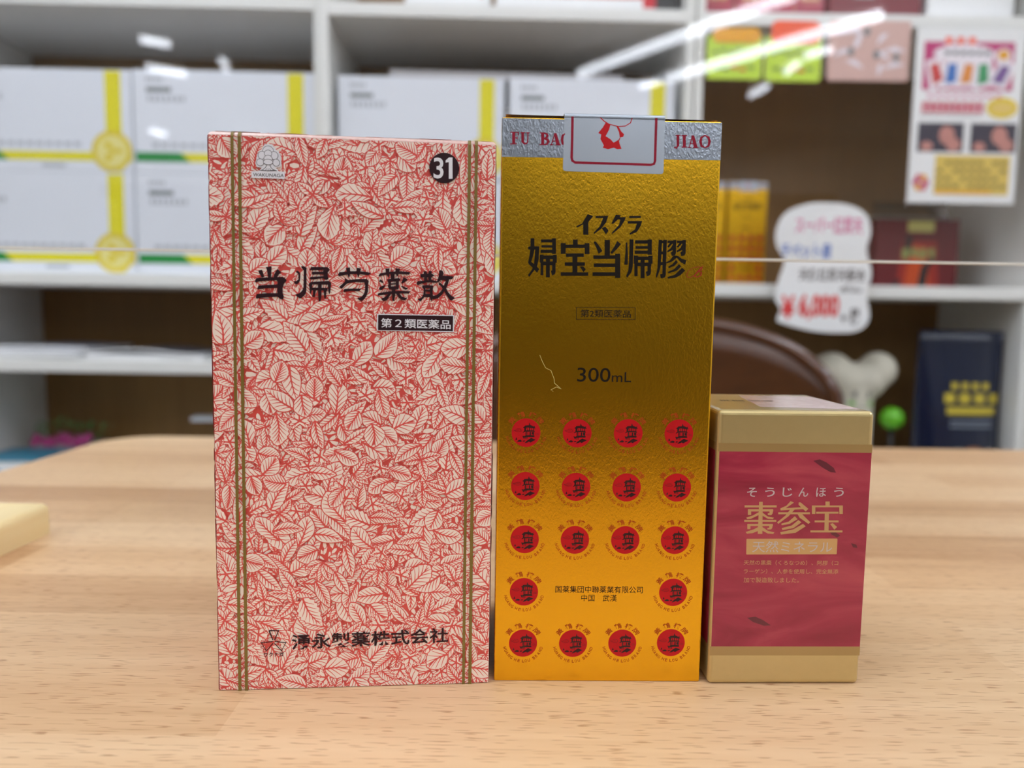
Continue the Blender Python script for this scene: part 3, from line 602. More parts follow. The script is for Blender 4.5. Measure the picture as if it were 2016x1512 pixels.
# ---- gold foil box
M_gold = foil('gold_foil', (246, 190, 46), 0.27)
M_silver = foil('silver_foil', (172, 178, 188), 0.3, bump=0.3)
M_dred = mat('dark_red_ink', (150, 22, 48), 0.4, var=0.04, spec=0.25)
M_bred = mat('emblem_red', (196, 22, 30), 0.4, var=0.04, spec=0.25)
M_rust = mat('rust_ink', (172, 66, 8), 0.45, var=0.04, spec=0.25)
M_gink = mat('foil_black_ink', (26, 20, 14), 0.45, var=0.03, spec=0.2)
w, h, d = GOLD[3:]
fr = front(GOLD)
t = carton_root(GOLD, 'medicine_box', 'tall gold foil box with silver top band standing between the two other boxes', 'medicine box')
gold_root = t
MB().box((0, 0, h / 2), (w, d, h), M_gold, 0.0006, 2).build('carton_body', t)
# tucked lid, its far edge sprung up a little on the left
def lidf(u, v): 
    return (-w / 2 + 0.0012 + u * (w - 0.0024), -d / 2 + 0.0008 + v * (d - 0.0016), h + 0.0003 + 0.0012 * (1 - 0.75 * u) * min(1, v * 8 + 0.55))
MB().grid(lidf, 10, 10, M_gold).build('tuck_lid', t)
q = MB(); y0, y1 = DATA['silver_y']; W_ = w * 1e5; H_ = h * 1e5
flat(q, [(12, y0), (W_ - 12, y1), (W_ - 12, H_ - 40), (12, H_ - 40)], fr, 0.02, M_silver); sb = q.build('silver_band', t)
q = MB(); shapes(q, DATA['gold_serif'], fr, 0.04, M_dred); tag(q.build('band_lettering', t), 'dark red serif capitals on the silver band')
M_seal = mat('seal_film', (186, 196, 208), 0.3, metal=0.45, var=0.05, scale=60, coat=0.6)
q = MB(); shapes(q, DATA['seal'], fr, 0.09, M_seal)
sx = [p for p in DATA['seal'][0][1::2]]; ztop = max(DATA['seal'][0][2::2])
x0s, x1s = (min(sx) + 12) * 1e-5 - w / 2, max(sx) * 1e-5 - w / 2
zt = ztop * 1e-5
for i in range(6):                      # the film bends over the top edge and runs back along the lid
    def arc(k):
        a = k / 6 * pi / 2; r_ = 0.0008
        return (-d / 2 - 0.00009 + r_ * (1 - cos(a)), h + 0.0016 - r_ + r_ * sin(a))
    (ya, za), (yb, zb) = arc(i), arc(i + 1)
    q.face([(x0s, ya, za), (x1s, ya, za), (x1s, yb, zb), (x0s, yb, zb)], M_seal, True)
(ya, za) = arc(0); q.face([(x0s, -d / 2 - 0.00009, zt - 0.0004), (x1s, -d / 2 - 0.00009, zt - 0.0006), (x1s, ya, za), (x0s, ya, za)], M_seal)
q.face([(x0s, yb, zb), (x1s, yb, zb), (x1s, -d / 2 + 0.022, h + 0.0021), (x0s, -d / 2 + 0.022, h + 0.0021)], M_seal)
so = q.build('seal_sticker', t); tag(so, 'silvery seal with red frame folded over the top edge')
q = MB(); shapes(q, DATA['seal_frame'], fr, 0.11, M_dred); q.build('seal_frame', so)
q = MB(); shapes(q, DATA['seal_emblem'], fr, 0.11, M_bred); q.build('seal_emblem', so)
q = MB(); shapes(q, DATA['gold_kana'], fr, 0.03, M_gink); q.build('kana_lettering', t)
q = MB(); shapes(q, DATA['gold_title'], fr, 0.03, M_gink); tag(q.build('title_lettering', t), 'heavy black title lettering')
q = MB(); shapes(q, DATA['gold_script_b'], fr, 0.03, mat('script_red', (160, 30, 10), 0.4)); tag(q.build('script_letter', t), 'small red script letter B')
q = MB(); shapes(q, DATA['gold_frame'], fr, 0.03, M_gink); text_in(q, '第2類医薬品', DATA['t_gold_class'], fr, 0.03, M_gink, 0.004); q.build('class_label', t)
q = MB(); text_in(q, '300', DATA['t_300'], fr, 0.03, M_gink, 0.004); text_in(q, 'mL', DATA['t_ml'], fr, 0.03, M_gink, 0.002); q.build('volume_lettering', t)
q = MB(); text_in(q, '国薬集団中聯薬業有限公司', DATA['t_maker'], fr, 0.03, M_gink, 0.006); text_in(q, '中国　武漢', DATA['t_wuhan'], fr, 0.03, M_gink, 0.002); q.build('maker_lettering', t)

lint = thing('lint_thread', gold_root.location, gold_root.rotation_euler.z, 'fine pale thread of lint clinging to the gold box front beside 300mL', 'lint')
q = MB(); shapes(q, DATA['lint'], fr, 0.06, mat('lint_fibre', (206, 190, 110), 0.7)); q.build('fibre', lint)

# red pagoda emblems; local units: radius 412 = emblem radius, x right, y up
er = DATA['emblem_r'] / 412.0
fe = lambda x, y, l: (x * er * 1e-5, -l * 1e-3, y * er * 1e-5)
EX = lambda *a: ['P'] + [v for i in range(0, len(a), 2) for v in (a[i] - 740, 645 - a[i + 1])]
ER = lambda x0, y0, x1, y1: EX(x0, y0, x1, y0, x1, y1, x0, y1)
ES = lambda *a: ['S'] + [v for i in range(0, len(a), 3) for v in (a[i] - 740, 645 - a[i + 1], a[i + 2])]
q = MB()
flat(q, disc_pts(0, 0, 412, n=56), fe, 0.02, M_bred)
pag = [EX(828, 362, 842, 362, 858, 415, 890, 442, 820, 442), EX(648, 498, 690, 468, 712, 438, 830, 428, 900, 432, 950, 462, 992, 440, 985, 482, 1020, 515, 940, 515, 760, 492, 735, 560, 700, 560, 690, 520),
       ER(690, 490, 735, 590), ER(770, 490, 786, 580), ER(825, 480, 850, 580), ER(890, 500, 905, 580), ER(945, 500, 968, 590),
       EX(640, 642, 690, 592, 715, 575, 960, 575, 985, 602, 1000, 625, 930, 612, 720, 612, 670, 642), ER(725, 605, 758, 710), ER(845, 620, 880, 712), EX(905, 622, 970, 622, 970, 712, 905, 690), ER(780, 610, 792, 700),
       EX(635, 735, 700, 745, 740, 712, 960, 712, 992, 742, 970, 768, 820, 768, 700, 785, 700, 822, 680, 822), ER(715, 770, 730, 830), ER(765, 770, 780, 838), ER(745, 770, 752, 820),
       EX(700, 950, 760, 880, 820, 840, 890, 790, 950, 818, 1025, 845, 960, 875, 870, 930, 830, 900, 790, 925, 740, 940), EX(480, 905, 540, 855, 590, 850, 630, 885, 600, 912), EX(640, 890, 690, 865, 735, 885, 680, 905), EX(440, 855, 465, 775, 492, 850)]
shapes(q, pag, fe, 0.03, mat('emblem_black', (44, 10, 14), 0.4))
M_cl = mat('emblem_cloud', (120, 4, 14), 0.4)
shapes(q, [ES(385, 570, 14, 450, 575, 10, 480, 540, 10, 530, 525, 10, 590, 545, 12, 605, 590, 14, 560, 620, 12, 490, 620, 10, 430, 600, 10, 385, 570, 8), ES(490, 590, 9, 510, 560, 9, 545, 570, 9, 530, 595, 9), ES(1000, 685, 9, 1040, 660, 9, 1090, 660, 9, 1105, 690, 9, 1060, 705, 9, 1010, 700, 9), ES(1050, 685, 8, 1070, 675, 8, 1080, 690, 8)], fe, 0.03, M_cl)
def on_arc(ch, deg, rad, hw, hh, down, weight):
    T, (a, b, c, e) = glyphs(ch, weight); an = radians(deg)
    for tr in T:
        o = []
        for x, y in tr:
            X = ((x - a) / (c - a) - 0.5) * hw; Y = ((y - b) / (e - b) - 0.5) * hh
            if down: ux, uy = cos(an), sin(an); px_, py_ = rad * sin(an), -rad * cos(an)
            else: ux, uy = cos(an), -sin(an); px_, py_ = rad * sin(an), rad * cos(an)
            o.append(fe(px_ + X * ux - Y * uy, py_ + X * uy + Y * ux, 0.02))
        q.face(o, M_rust)
for ch, dg in zip('黃鶴樓牌', (-49.5, -16, 19, 48)): on_arc(ch, dg, 532, 215, 165, False, 0.012)
for ch, dg in zip('HUANGHELOUBRAND', (-74.5, -65.5, -57, -47, -37.5, -23.5, -12.5, 1, 9.5, 19.5, 36, 45.8, 55.7, 66, 75)): on_arc(ch, dg, 545 if abs(dg) < 30 else 552, 66, 88, True, 0.012)
em = q.build('printed_emblem', t)
c = DATA['emblems']
for i in range(0, len(c), 2):
    o = em if i == 0 else em.copy()
    if i: COL.objects.link(o); o.parent = t
    o.location = (c[i] * 1e-5 - w / 2, -d / 2 - 0.00002, c[i + 1] * 1e-5)

# ---- small crimson and beige box
M_beige = mat('beige_pearl', (206, 184, 128), 0.32, metal=0.6, var=0.04, scale=400, coat=0.5)
M_tan = mat('tan_band', (176, 146, 92), 0.32, metal=0.35, var=0.04, coat=0.5)
M_tang = mat('tan_lettering', (204, 160, 108), 0.4, metal=0.1, var=0.05)
M_silv = mat('silver_lettering', (206, 198, 200), 0.3, metal=0.4, var=0.03)
def crimson():
    m = bpy.data.materials.new('crimson_plum_print'); m.use_nodes = True
    nt = m.node_tree; n = nt.nodes; L = nt.links; bs = n['Principled BSDF']
    tc = n.new('ShaderNodeTexCoord'); mp = n.new('ShaderNodeMapping'); mp.inputs['Scale'].default_value = (18, 1, 55); mp.inputs['Rotation'].default_value = (0, 0.25, 0)
    L.new(tc.outputs['Object'], mp.inputs['Vector'])
    a = n.new('ShaderNodeTexNoise'); a.inputs['Scale'].default_value = 1.4; a.inputs['Detail'].default_value = 5; a.inputs['Distortion'].default_value = 1.2; L.new(mp.outputs[0], a.inputs['Vector'])
    r = n.new('ShaderNodeValToRGB'); L.new(a.outputs['Fac'], r.inputs['Fac']); e = r.color_ramp.elements
    e[0].position = 0.3; e[0].color = srgb(146, 24, 54); e[1].position = 0.72; e[1].color = srgb(190, 72, 86)
    k = e.new(0.5); k.color = srgb(166, 40, 68)
    L.new(r.outputs['Color'], bs.inputs['Base Color'])
    bs.inputs['Roughness'].default_value = 0.38; bs.inputs['Coat Weight'].default_value = 0.4; bs.inputs['Coat Roughness'].default_value = 0.1
    return m
M_crim = crimson()
w, h, d = SMALL[3:]
fr = front(SMALL)
t = carton_root(SMALL, 'medicine_box', 'short crimson and beige box, smallest of the three on the table', 'medicine box')
small_root = t
MB().box((0, 0, h / 2), (w, d, h), M_beige, 0.0016, 4, smooth=False).build('carton_body', t)
b0, b1, b2, b3, b4 = DATA['small_bands']; W_ = w * 1e5
for za, zb in ((b2, b1), (b4, b3)):
    q = MB(); flat(q, [(30, za), (W_ - 30, za), (W_ - 30, zb), (30, zb)], fr, 0.015, M_tan)
    q.face([(-w / 2 - 2e-5, d / 2 - 0.002, za * 1e-5), (-w / 2 - 2e-5, -d / 2 + 0.002, za * 1e-5), (-w / 2 - 2e-5, -d / 2 + 0.002, zb * 1e-5), (-w / 2 - 2e-5, d / 2 - 0.002, zb * 1e-5)], M_tan)
    q.build('tan_band', t)
q = MB(); flat(q, [(70, b3), (W_ - 40, b3), (W_ - 40, b2), (70, b2)], fr, 0.02, M_crim)
q.face([(-w / 2 - 3e-5, d / 2 - 0.002, b3 * 1e-5), (-w / 2 - 3e-5, -d / 2 + 0.002, b3 * 1e-5), (-w / 2 - 3e-5, -d / 2 + 0.002, b2 * 1e-5), (-w / 2 - 3e-5, d / 2 - 0.002, b2 * 1e-5)], M_crim)
tag(q.build('print_panel', t), 'crimson panel with blurred fruit print')
def soft_spot():
    m = mat('date_spot', (104, 30, 46), 0.4, var=0.1, scale=300, coat=0.4); return m  # dark fruit spots of the panel's print
for it in DATA['small_spots']:
    q = MB(); shapes(q, [it], fr, 0.024, soft_spot()); tag(q.build('printed_fruit', t), 'dark elongated fruit spot')
q = MB(); shapes(q, DATA['small_title'], fr, 0.035, M_tang); q.build('title_lettering', t)
q = MB()
for i, ch in enumerate('そうじんほう'): text_in(q, ch, DATA['t_kana%d' % i], fr, 0.035, M_silv, 0.008)
q.build('kana_lettering', t)
pp = MB(); shapes(pp, DATA['small_plate'], fr, 0.03, mat('tan_plate', (214, 170, 112), 0.35, metal=0.2)); pp = pp.build('name_plate', t)
q = MB(); text_in(q, '天然ミネラル', DATA['t_mineral'], fr, 0.04, M_silv, 0.0); q.build('plate_lettering', pp)
q = MB()
for i, s_ in enumerate(('天然の黒棗（くろなつめ）、阿膠（コ', 'ラーゲン）、人参を使用し、完全無添', '加で製造致しました。')): text_in(q, s_, DATA['t_desc%d' % i], fr, 0.035, M_tang, 0.0)
q.build('description_lettering', t)
# printed strip on the lid under the shrink film
q = MB(); M_strip = mat('lid_print', (226, 196, 190), 0.25, var=0.35, scale=260, coat=0.5)
flat(q, [(1700, 900), (5000, 500), (5000, 4400), (2200, 4700)], lambda x, y, l: (x * 1e-5 - w / 2, y * 1e-5 - d / 2, h + 3e-5), 0, M_strip)
for k in range(17):
    if k % 5 == 3: continue
    x0 = 900 + k * 115
    flat(q, [(x0, 2600), (x0 + 70, 2600), (x0 + 70, 2900), (x0, 2900)], lambda x, y, l: (x * 1e-5 - w / 2, y * 1e-5 - d / 2, h + 5e-5), 0, M_black)
q.build('lid_print', t)

# ------------------------------------------------------------------ acrylic partition just behind the boxes
M_acr = clear_sheet('clear_acrylic')
M_edge = mat('white_lit_edge', (236, 236, 230), 0.35, var=0.02)  # white colour stands in for light piped to the sheet's edges
PY, SLOT = 0.345, 0.1502
pt = thing('acrylic_partition', (0.01, PY, TZ), 0, 'clear acrylic partition with a white lower edge rising behind the boxes on wooden feet', 'partition')
TH, X0, X1, ZT, LEG = 0.0022, -0.302, 0.312, 0.62, 0.022
q = MB()
poly = [(X0, 0.004), (X0 + LEG, 0.004), (X0 + LEG, SLOT), (X1 - LEG, SLOT), (X1 - LEG, 0.004), (X1, 0.004), (X1, ZT), (X0, ZT)]
for yy, flip in ((-TH, 1), (TH, 0)):
    for x0, z0, x1, z1 in ((X0, 0.004, X0 + LEG, SLOT), (X1 - LEG, 0.004, X1, SLOT), (X0, SLOT, X1, ZT)):
        p = [(x0, yy, z0), (x1, yy, z0), (x1, yy, z1), (x0, yy, z1)]; q.face(p if flip else p[::-1], M_acr)
sheet = q.build('clear_sheet', pt)
q = MB()
for i in range(len(poly)):
    a, b = poly[i], poly[(i + 1) % len(poly)]
    q.face([(a[0], -TH, a[1]), (a[0], TH, a[1]), (b[0], TH, b[1]), (b[0], -TH, b[1])], M_edge)
q.box(((X0 + X1) / 2, -TH, SLOT + 0.0004), (X1 - X0 - 2 * LEG, 0.0004, 0.0010), M_edge)      # white strip thickening the bright edge line along the slot
tag(q.build('cut_edge', sheet), 'cut edge coloured white for the light it pipes')
for x0, x1 in ((-0.325, -0.2625), (0.285, 0.345)):
    bm = bmesh.new(); bmesh.ops.create_cube(bm, size=1); bmesh.ops.scale(bm, vec=(x1 - x0, 0.112, 0.0165), verts=bm.verts)
    bmesh.ops.bevel(bm, geom=[e for e in bm.edges if abs(e.verts[0].co.z - e.verts[1].co.z) > 1e-4], offset=0.006, segments=4, profile=0.5, affect='EDGES')
    bmesh.ops.bevel(bm, geom=[e for e in bm.edges if e.verts[0].co.z > 0 and e.verts[1].co.z > 0], offset=0.004, segments=4, profile=0.5, affect='EDGES')
    bmesh.ops.translate(bm, vec=((x0 + x1) / 2, 0, 0.00825), verts=bm.verts)
    q = MB(); q.mesh_bm(bm, M_pine); tag(q.build('foot', pt), 'pale wooden foot block with rounded edges')
# ------------------------------------------------------------------ bookcases
YF, YB = 1.27, 1.53
ZA, ZB_, ZC, ZU = TZ + 0.185, TZ + 0.036, TZ - 0.165, TZ + 0.629     # tops of the shelves: carton shelf, paper shelf, low shelf, upper shelf
ZU2 = TZ + 0.633
def bookcase(name, x0, x1, yaw, label, shelves, side=0.0125):
    t = thing(name, ((x0 + x1) / 2, YF, 0), yaw, label, 'bookcase')
    hw = (x1 - x0) / 2; D = YB - YF; HT = 1.82
    for s in (-1, 1): MB().box((s * (hw + side / 2), D / 2, HT / 2), (side, D, HT), M_white, 0.001).build('side_panel', t)
    MB().box((0, D + 0.003, HT / 2), (2 * hw + 2 * side, 0.006, HT), M_back).build('back_panel', t)
    for z in shelves + [0.09, HT]: MB().box((0, D / 2 + 0.0, z - 0.0111), (2 * hw - 0.0005, D - 0.001, 0.021), M_white, 0.0012).build('shelf', t)
    MB().box((0, 0.02, 0.035), (2 * hw, 0.016, 0.07), M_white).build('plinth', t)
    return t
bookcase('bookcase', -0.961, -0.3390, 0.018, 'white bookcase with white and yellow cartons, left behind the red leaf box', [ZC, ZB_, ZA, TZ + 0.644])
bookcase('bookcase', -0.3125, 0.2820, 0.018, 'white bookcase in the middle behind the gold box', [ZC, ZB_, ZA, ZU2])
bookcase('bookcase', 0.3092, 0.874, 0.0, 'white bookcase on the right with poster, price tags and blue pouch', [ZC, ZA, ZU])

# ------------------------------------------------------------------ white cartons with yellow bands
M_cart = mat('carton_white', (226, 230, 238), 0.5, var=0.015, coat=0.2)
M_yel = mat('band_yellow', (228, 218, 20), 0.5, var=0.03)
M_grn = mat('band_green', (22, 138, 58), 0.5, var=0.03)
M_gseal = mat('seal_yellow', (222, 200, 46), 0.45, var=0.12, scale=180)
M_gseal2 = mat('seal_pale', (232, 222, 140), 0.45, var=0.2, scale=260)
M_grey = mat('print_grey', (120, 126, 128), 0.5, var=0.1)
M_grey2 = mat('print_pale_grey', (176, 180, 186), 0.5, var=0.1)
CW, CD, CH = 0.306, 0.22, 0.171
def make_carton(label):
    t = thing('carton', (0, 0, 0), 0, label, 'carton', 'white and yellow cartons on the bookcase shelf')
    MB().box((0, CD / 2, CH / 2), (CW, CD, CH), M_cart, 0.0012, 2).build('carton_body', t)
    f = lambda x, z, l: (x - CW / 2, -l * 1e-3, z)
    def rect(mb, x0, z0, x1, z1, m, l=0.1): flat(mb, [(x0, z0), (x1, z0), (x1, z1), (x0, z1)], f, l, m)
    q = MB(); rect(q, 0.002, 0.019, CW - 0.002, 0.034, M_yel); rect(q, CW - 0.046, 0.002, CW - 0.019, CH - 0.002, M_yel, 0.08)
    q.build('yellow_band', t)
    q = MB(); flat(q, [(0.002, 0.0185), (0.094, 0.0185), (0.078, 0.0345), (0.002, 0.0345)], f, 0.2, M_grn); q.build('green_band', t)
    q = MB(); flat(q, disc_pts(CW - 0.0365, 0.036, 0.0345), f, 0.3, M_gseal); so = q.build('round_seal', t)
    q = MB(); flat(q, disc_pts(CW - 0.0365, 0.036, 0.0265), f, 0.4, M_gseal2)
    for k in range(9): flat(q, disc_pts(CW - 0.0365 + 0.016 * cos(k * 2.1) * (0.3 + k / 12), 0.036 + 0.016 * sin(k * 2.1) * (0.3 + k / 12), 0.006, 0.004), f, 0.5, M_gseal)
    q.build('seal_picture', so)
    q = MB(); rect(q, 0.022, CH - 0.037, 0.064, CH - 0.029, M_grey)
    for k in range(7): rect(q, 0.024 + k * 0.0095, CH - 0.052 - (k % 2) * 0.001, 0.030 + k * 0.0095, CH - 0.043, M_grey2)
    for k in range(4): rect(q, 0.022 + k * 0.0075, CH - 0.020, 0.027 + k * 0.0075, CH - 0.012, M_grey2)
    for k in range(12): rect(q, 0.030 + k * 0.016, 0.043, 0.041 + k * 0.016, 0.050, M_grey2)
    rect(q, 0.15, 0.008, 0.19, 0.014, M_grey2)
    q.build('small_print', t)
    return t
ca = make_carton('white and yellow carton, upper left of the left bookcase, cut by the frame')
LBL = ['white and yellow carton, upper left of the left bookcase, cut by the frame', 'white and yellow carton in the left bookcase, upper one beside the white post', 'white and yellow carton, lower left of the left bookcase, cut by the frame',
       'white and yellow carton in the left bookcase, lower one behind the red box', 'white and yellow carton in the middle bookcase, left one right of the white post', 'white and yellow carton in the middle bookcase, right one above the gold box',
       'lower white and yellow carton in the middle bookcase, behind the red box', 'lower white and yellow carton in the middle bookcase, behind the gold box']
SP = [(-0.8065, 1), (-0.496, 1), (-0.8065, 0), (-0.496, 0), (-0.162, 1), (0.129, 1), (-0.162, 0), (0.129, 0)]
for i, (x, k) in enumerate(SP):
    o = ca if i == 0 else copy_tree(ca)
    o.location = (x, 1.292 + 0.006 * (i in (4, 5, 6, 7)) , ZA + k * (CH + 0.0004)); o.rotation_euler.z = 0.018
    if i in (4, 5, 6, 7): o.scale = (0.925, 1, 0.985)
    o['label'] = LBL[i]
cs_ = thing('cardboard_sheet', (-0.02, 1.39, ZA + 2 * CH * 0.985 + 0.001), 0.03, 'grey flat sheet lying on top of the cartons in the middle bookcase', 'cardboard sheet')
MB().box((0, 0, 0.007), (0.40, 0.17, 0.014), mat('grey_sheet', (176, 174, 176), 0.6, var=0.1, scale=60), 0.003).build('sheet', cs_)
MB().box((0.02, 0.01, 0.0175), (0.33, 0.13, 0.007), mat('pale_sheet', (204, 203, 206), 0.6), 0.002).build('upper_sheet', cs_)

# ------------------------------------------------------------------ goods on the upper shelf
def goods(name, label, cat, c, dims, m, parts=(), group=None, rotz=0.0):
    t = thing(name, (c[0], c[1], c[2]), rotz, label, cat, group)
    MB().box((0, 0, dims[2] / 2), dims, m, 0.001).build('carton_body', t)
    for nm, rects in parts:
        q = MB()
        for x0, z0, x1, z1, mm in rects: flat(q, [(x0, z0), (x1, z0), (x1, z1), (x0, z1)], lambda x, z, l: (x - dims[0] / 2, -dims[1] / 2 - 0.0002, z), 0, mm)
        q.build(nm, t)
    return t
M_redp = mat('print_red', (206, 30, 44), 0.5); M_dark = mat('dark_print', (36, 34, 34), 0.45); M_mar = mat('maroon_board', (122, 34, 44), 0.45, var=0.06)
goods('product_box', 'white box with red stripe on the upper shelf of the middle bookcase', 'box', (0.096, 1.37, ZU2), (0.270, 0.10, 0.12), M_paper,
      (('red_stripe', [(0.0, 0.034, 0.276, 0.06, M_redp), (0.252, 0.019, 0.275, 0.034, M_redp)]),), rotz=0.018)
goods('product_box', 'white box with red print at the left on the upper shelf', 'box', (-0.122, 1.37, ZU2), (0.146, 0.10, 0.12), M_paper, (('red_print', [(0.0, 0.04, 0.146, 0.07, M_redp), (0.126, 0.032, 0.134, 0.04, M_redp)]),), rotz=0.018)
goods('product_box', 'small black box beside the white post on the upper shelf', 'box', (0.255, 1.36, ZU2), (0.04, 0.08, 0.11), M_dark, (('pale_print', [(0.01, 0.04, 0.018, 0.06, M_grey2), (0.024, 0.04, 0.032, 0.06, M_grey2)]),), rotz=0.018)
for i, x in enumerate((0.346, 0.400, 0.452, 0.504)):
    o = copy_tree(small_root); o.location = (x, 1.36, ZU); o.rotation_euler.z = 0.0
    o['label'] = ('leftmost of four pink and beige boxes on the upper right shelf', 'second from left of four pink and beige boxes on the upper right shelf', 'third from left of four pink and beige boxes on the upper right shelf', 'rightmost of four pink and beige boxes on the upper right shelf')[i]
    o['group'] = 'pink and beige boxes on the upper shelf'
goods('product_box', 'maroon box on the upper right shelf above the pink photo card', 'box', (0.611, 1.36, ZU), (0.156, 0.08, 0.12), M_mar, (('pale_print', [(0.02, 0.05, 0.03, 0.08, M_grey2), (0.04, 0.045, 0.075, 0.05, M_grey2)]),))
goods('product_box', 'white box on the upper right shelf above the poster', 'box', (0.774, 1.36, ZU), (0.147, 0.08, 0.12), M_paper, (('grey_print', [(0.0, 0.06, 0.147, 0.07, M_grey2)]),))

# ------------------------------------------------------------------ gold boxes and a dark red box on the carton shelf of the right bookcase
for i, (x, yw) in enumerate(((0.4195, 0.02), (0.3465, 0.0))):
    o = copy_tree(gold_root); o.location = (x, 1.395 + 0.004 * i, ZA); o.rotation_euler.z = yw
    o['label'] = ('gold box with red dots on the right bookcase shelf, left of the price tag', 'gold box on the right bookcase shelf, half hidden behind the large gold box')[i]
    o['group'] = 'gold boxes on the bookcase shelf'
dr = goods('product_box', 'dark red box with orange figure print, right of the white price tag', 'box', (0.731, 1.395, ZA), (0.150, 0.07, 0.124), mat('oxblood_board', (104, 18, 24), 0.4, var=0.08, coat=0.3))
fd = lambda x, z, l: (x - 0.075, -0.035 - l * 1e-3, z)
M_or = mat('orange_glow_print', (196, 74, 20), 0.45, var=0.25, scale=40); M_or2 = mat('red_glow_print', (150, 36, 22), 0.45, var=0.2, scale=40); M_gn = mat('olive_print', (150, 160, 90), 0.45, var=0.2); M_gy = mat('straw_print', (196, 190, 110), 0.45)
q = MB(); flat(q, [(0.040, 0.001), (0.118, 0.001), (0.110, 0.085), (0.048, 0.085)], fd, 0.2, M_or2); flat(q, [(0.054, 0.001), (0.102, 0.001), (0.092, 0.075), (0.064, 0.080)], fd, 0.3, M_or)
flat(q, [(0.048, 0.06), (0.056, 0.098), (0.066, 0.09), (0.062, 0.05)], fd, 0.4, M_dark); flat(q, [(0.078, 0.001), (0.094, 0.001), (0.098, 0.04), (0.112, 0.055), (0.104, 0.06), (0.084, 0.04)], fd, 0.4, M_dark); flat(q, [(0.03, 0.001), (0.044, 0.018), (0.048, 0.012), (0.040, 0.001)], fd, 0.4, M_dark)
q.build('figure_print', dr)
q = MB(); flat(q, [(0.056, 0.102), (0.104, 0.102), (0.104, 0.121), (0.056, 0.121)], fd, 0.3, M_gy)
for k in range(4): flat(q, [(0.048 + k * 0.0155, 0.055 + (k % 2) * 0.008), (0.060 + k * 0.0155, 0.052), (0.060 + k * 0.0155, 0.074), (0.048 + k * 0.0155, 0.07)], fd, 0.5, M_gn)
q.build('label_print', dr)
M_clr = clear_sheet('clear_tray_plastic', (0.86, 0.88, 0.9), 0.15)
tr = thing('plastic_tray', (0.715, 1.395, ZA + 0.125), 0, 'clear grey plastic tray lying upside down on the dark red box', 'tray')
q = MB(); q.grid(lambda u, v: (-0.066 + 0.132 * u, -0.033 + 0.066 * v, 0.031 - 0.002 * ((2 * u - 1) ** 4 + (2 * v - 1) ** 4)), 8, 6, M_clr)
for s in (-1, 1):
    q.grid(lambda u, v: (s * (0.066 + 0.004 * (1 - v)), -0.033 + 0.066 * u, 0.029 * v), 4, 3, M_clr); q.grid(lambda u, v: (-0.066 + 0.132 * u, s * (0.033 + 0.003 * (1 - v)), 0.029 * v), 4, 3, M_clr)
q.build('tray_shell', tr)
MB().tube([(-0.07, -0.036, 0.002), (0.07, -0.036, 0.002), (0.07, 0.036, 0.002), (-0.07, 0.036, 0.002), (-0.07, -0.036, 0.002)], 0.0015, mat('cloudy_rim', (150, 150, 148), 0.3)).build('rim', tr)

# ------------------------------------------------------------------ cards, price tag and poster hung on the shelf edges
def card(name, label, cat, cx, cz, outline, m, y, th=0.0006, group=None):
    t = thing(name, (cx, y, cz), 0, label, cat, group)
    bm = bmesh.new(); f = bm.faces.new([bm.verts.new((x, 0, z)) for x, z in outline])
    ex = bmesh.ops.extrude_face_region(bm, geom=[f]); bmesh.ops.translate(bm, vec=(0, th, 0), verts=[e for e in ex['geom'] if isinstance(e, bmesh.types.BMVert)])
    bmesh.ops.recalc_face_normals(bm, faces=bm.faces); bmesh.ops.triangulate(bm, faces=[f for f in bm.faces if len(f.verts) > 4])
    q = MB(); q.mesh_bm(bm, m); q.build('card', t)
    return t
fc = lambda x, z, l: (x, -l * 1e-3, z)
def smooth_loop(P, k=6):
    o = []; n = len(P)
    for i in range(n):
        p0, p1, p2, p3 = P[i - 1], P[i], P[(i + 1) % n], P[(i + 2) % n]
        for j in range(k):
            t = j / k; o.append(tuple(0.5 * (2 * p1[a] + (p2[a] - p0[a]) * t + (2 * p0[a] - 5 * p1[a] + 4 * p2[a] - p3[a]) * t * t + (3 * p1[a] - p0[a] - 3 * p2[a] + p3[a]) * t ** 3) for a in (0, 1)))
    return o
# cloud-shaped price tag, its left end curling away from the shelf
PX, PZ = 0.522, 0.21
bl = [(0.470, 0.312), (0.505, 0.319), (0.555, 0.316), (0.585, 0.300), (0.594, 0.272), (0.589, 0.243), (0.599, 0.205), (0.594, 0.168), (0.600, 0.128), (0.580, 0.107), (0.540, 0.104), (0.500, 0.107), (0.452, 0.119), (0.445, 0.126), (0.450, 0.142), (0.440, 0.160), (0.444, 0.190), (0.452, 0.222), (0.439, 0.246), (0.436, 0.272), (0.447, 0.298)]
pt_ = card('price_tag', 'white cloud-shaped handwritten price tag reading 6,000 yen', 'price tag', PX, TZ + PZ, [(x - PX, z - PZ) for x, z in smooth_loop(bl)], M_paper, 1.252, 0.0009)
def wr(s, bb, m, wgt, nm, lbl):
    q = MB(); text_in(q, s, (bb[0] - PX, bb[1] - PZ, bb[2] - PX, bb[3] - PZ), fc, 0.3, m, wgt); tag(q.build(nm, pt_), lbl)
M_pk = mat('pink_marker', (222, 84, 152), 0.6); M_bl = mat('blue_marker', (64, 108, 196), 0.6); M_rm = mat('red_marker', (222, 44, 44), 0.6); M_bk = mat('brown_marker', (70, 52, 50), 0.6)
wr('スーパー紅景天', (0.468, 0.268, 0.580, 0.296), M_pk, 0.02, 'pink_writing', 'pink handwriting'); wr('チベット産', (0.446, 0.226, 0.530, 0.253), M_bl, 0.02, 'blue_writing', 'blue handwriting')
